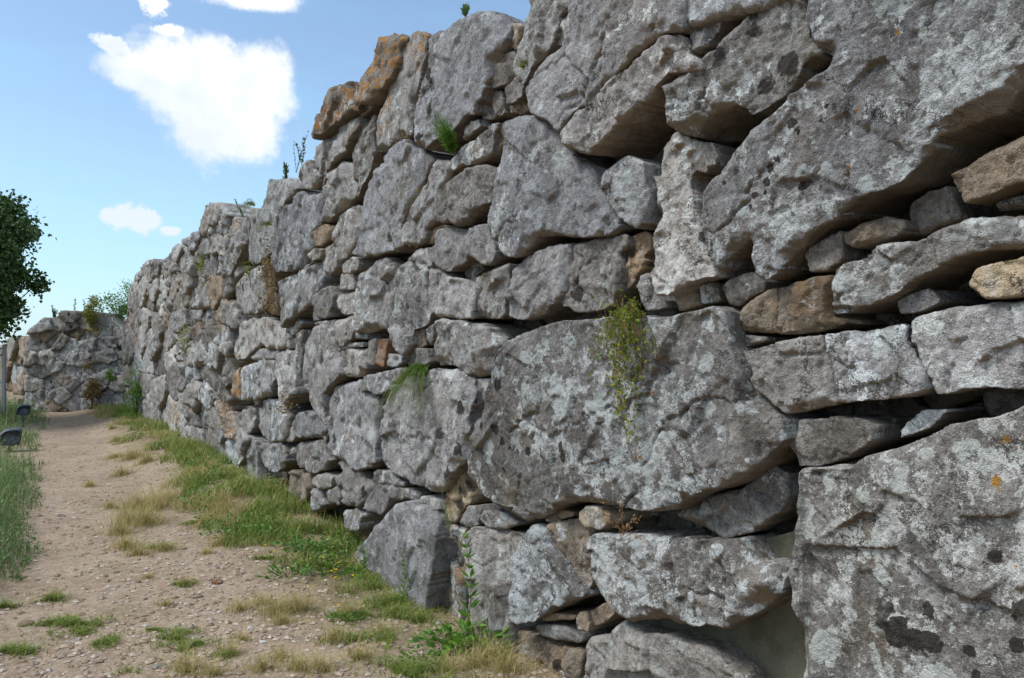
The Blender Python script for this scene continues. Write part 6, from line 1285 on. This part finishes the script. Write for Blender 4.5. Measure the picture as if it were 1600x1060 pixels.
for i, (k_, lb) in enumerate([('sp1', "lone dark plant spike on the far wall top"), ('sp2', "left stalk of the pair on the far wall top"), ('sp3', "right stalk of the pair on the far wall top"), ('sp4', "thin stalk right of the pair on the far wall top"), ('sp5', "short stalk beside the bush on the far wall top"), ('twig', "sparse twiggy plant on the stepped left top of the far wall")]):
    spike(at1(k_, -.15, PJ, F2), lb, [.36, .34, .36, .3, .22, .3][i], 110+i, 1 if i < 5 else 5, ll=.06)

# ------------------------------------------------------------------ oak at the left edge
tree = thing("oak_tree", (-12.0, 16.3, 0), "dark green leafy tree at the left edge beyond the fence", "tree")
bark, t, b = new_mat("tree_bark"); t.l.new(t.mix(t.noise(t.node('ShaderNodeNewGeometry').outputs['Position'], 12, 5, .7), (.06, .045, .03), (.16, .13, .10)), b.inputs['Base Color'])
T0 = np.array([-12.0, 16.3, 0]); rg = np.random.default_rng(9)
put("trunk", *tube([T0+np.array([0, 0, -.2]), T0+np.array([.05, 0, .9]), T0+np.array([-.05, .05, 1.9]), T0+np.array([.1, 0, 3.4])], .17, .06, 9), bark, tree)
ctr = T0+np.array([-.12, 0, 3.42]); S = []; cl = []
for i in range(230):
    v = rg.normal(size=3); v /= np.linalg.norm(v); rr = (.35+.65*rg.random()**.5)*(1+.16*math.sin(5*v[0]+3*v[2])*math.cos(4*v[1])); c_ = ctr+v*rr*np.array([1.9, 1.9, 1.65])
    if c_[2] < 2.2: continue
    cl.append((c_, .22+.22*rg.random()))
for c_, r in cl[::2]:
    a = T0+np.array([0, 0, 1.2+1.6*rg.random()]); S.append(tube([a, (a+c_)/2+np.array([0, 0, -.1])+rg.normal(size=3)*.08, c_], .035, .008, 5))
put("limbs", *join(S), bark, tree)
oakmat = island_mat("oak_leaves", [(.025, .055, .014), (.04, .085, .02), (.06, .12, .03), (.045, .09, .03)], .55, .15)
P_ = []
for c_, r in cl: k = int(420*(r/.33)**2); P_.append(c_+rg.normal(size=(k, 3))*r*.44)
P_ = np.concatenate(P_); n = len(P_)
put("crown", *leafquads(P_, rg.normal(size=(n, 3))+np.array([0, 0, -.2]), .07+.06*rg.random(n), .05+.04*rg.random(n), rg), oakmat, tree, False)

# ------------------------------------------------------------------ metal fence panel
galv, t, b = new_mat("galvanised_metal"); b.inputs['Base Color'].default_value = (.34, .37, .42, 1); b.inputs['Metallic'].default_value = .5; b.inputs['Roughness'].default_value = .5
fx, fy = -11.18, 17.2; fence = thing("mesh_fence", (fx, fy, 0), "grey metal mesh fence ending at the left edge of the photo", "fence")
def boxm(x0, y0, z0, x1, y1, z1):
    V = np.array([(x, y, z) for x in (x0, x1) for y in (y0, y1) for z in (z0, z1)], float)
    return V, np.array([(0, 1, 3, 2), (4, 6, 7, 5), (0, 4, 5, 1), (2, 3, 7, 6), (0, 2, 6, 4), (1, 5, 7, 3)])
for k in range(3): put("post", *boxm(fx-.03-1.25*k, fy-.03, -.2, fx+.03-1.25*k, fy+.03, 1.68), galv, fence, False)
for z_ in (.12, .85, 1.6): put("rail", *boxm(fx-2.5, fy-.015, z_-.02, fx-.03, fy+.015, z_+.02), galv, fence, False)
S = []
for i in range(-24, 44):
    x0 = fx-2.5+i*.06
    for sg in (1, -1):
        a = [x0, .05]; b_ = [x0+1.55*sg*.8+(0), 1.62]
        if sg < 0: a[0] += 1.2; b_[0] += 1.2
        # clip to the panel
        tlo, thi = 0.0, 1.0; dx = b_[0]-a[0]
        for lim, s_g in ((fx-2.47, -1), (fx-.03, 1)):
            tt_ = (lim-a[0])/dx
            if s_g*dx > 0: thi = min(thi, tt_)
            else: tlo = max(tlo, tt_)
        if thi-tlo < .03: continue
        pa = (a[0]+dx*tlo, fy+.004*sg, a[1]+(b_[1]-a[1])*tlo); pb = (a[0]+dx*thi, fy+.004*sg, a[1]+(b_[1]-a[1])*thi)
        S.append(tube([pa, pb], .004, .004, 4))
put("wire_mesh", *join(S), galv, fence, False)

# ------------------------------------------------------------------ ground floodlights
lampm, t, b = new_mat("dark_grey_lamp_housing"); b.inputs['Base Color'].default_value = (.05, .065, .085, 1); b.inputs['Roughness'].default_value = .45; b.inputs['Specular IOR Level'].default_value = .5
glassm, t, b = new_mat("lamp_glass"); b.inputs['Base Color'].default_value = (.05, .055, .06, 1); b.inputs['Roughness'].default_value = .1
palem, t, b = new_mat("pale_lamp_cap"); b.inputs['Base Color'].default_value = (.35, .35, .36, 1)
def floodlight(x, y, s, label, zoff):
    z0 = gh([(x, y)])[0]; root = thing("floodlight", (x, y, z0), label, "floodlight", "floodlights beside the path"); f_ = WNa; fwd = -np.array([f_[0], f_[1], 0]); side = np.array([-fwd[1], fwd[0], 0])
    cz = z0+zoff; V = []; Q = []; prof = [(-.5, -.38), (-.55, -.1), (-.48, .2), (-.25, .42), (.1, .5), (.48, .48), (.62, .40), (.50, -.40), (.1, -.46)]
    m_ = len(prof); O = np.array([x, y, cz])
    for k, (w_, sc_) in enumerate([(-.5, .86), (-.44, 1), (.44, 1), (.5, .86)]):
        for a, bz in prof: V.append(O+s*(fwd*a*sc_+side*w_+upv*bz*sc_))
    for k in range(3):
        for j in range(m_): Q.append((k*m_+j, k*m_+(j+1) % m_, (k+1)*m_+(j+1) % m_, (k+1)*m_+j))
    for k in (0, 3*m_):
        c0 = len(V); V.append(sum(V[k:k+m_])/m_)
        for j in range(m_): Q.append((k+j, k+(j+1) % m_, c0, c0))
    put("housing", np.array(V), np.array(Q), lampm, root)
    G = [O+s*(fwd*(.60 if h_ > 0 else .515)+side*w_+upv*h_) for w_, h_ in ((-.38, -.30), (.38, -.30), (.38, .32), (-.38, .32))]; G2 = [g_+s*fwd*.03 for g_ in G]
    put("glass", np.array(G+G2), np.array([(0, 1, 2, 3), (4, 5, 6, 7), (0, 1, 5, 4), (1, 2, 6, 5), (2, 3, 7, 6), (3, 0, 4, 7)]), glassm, root, False)
    S = [tube([O+s*(side*w_), O+s*(side*w_-upv*.62)], .02*s*3, .02*s*3, 6) for w_ in (-.57, .57)]+[tube([O+s*(side*-.57-upv*.62), O+s*(side*.57-upv*.62)], .02*s*3, .02*s*3, 6)]
    put("bracket", *join(S), lampm, root); put("ground_stake", *tube([O-s*upv*.62, (x, y, z0-.1)], .05*s*2, .03*s*2, 8), lampm, root)
    put("cap", *tube([O+s*(-fwd*.2-upv*.5-side*.3), O+s*(-fwd*.3-upv*.5-side*.3)], .09*s, .07*s, 8), palem, root)
floodlight(-7.78, 12.1, .27, "nearer dark grey floodlight at the left edge of the path", .22)
floodlight(-9.95, 15.9, .22, "farther dark grey floodlight behind the first in the weeds", .34)
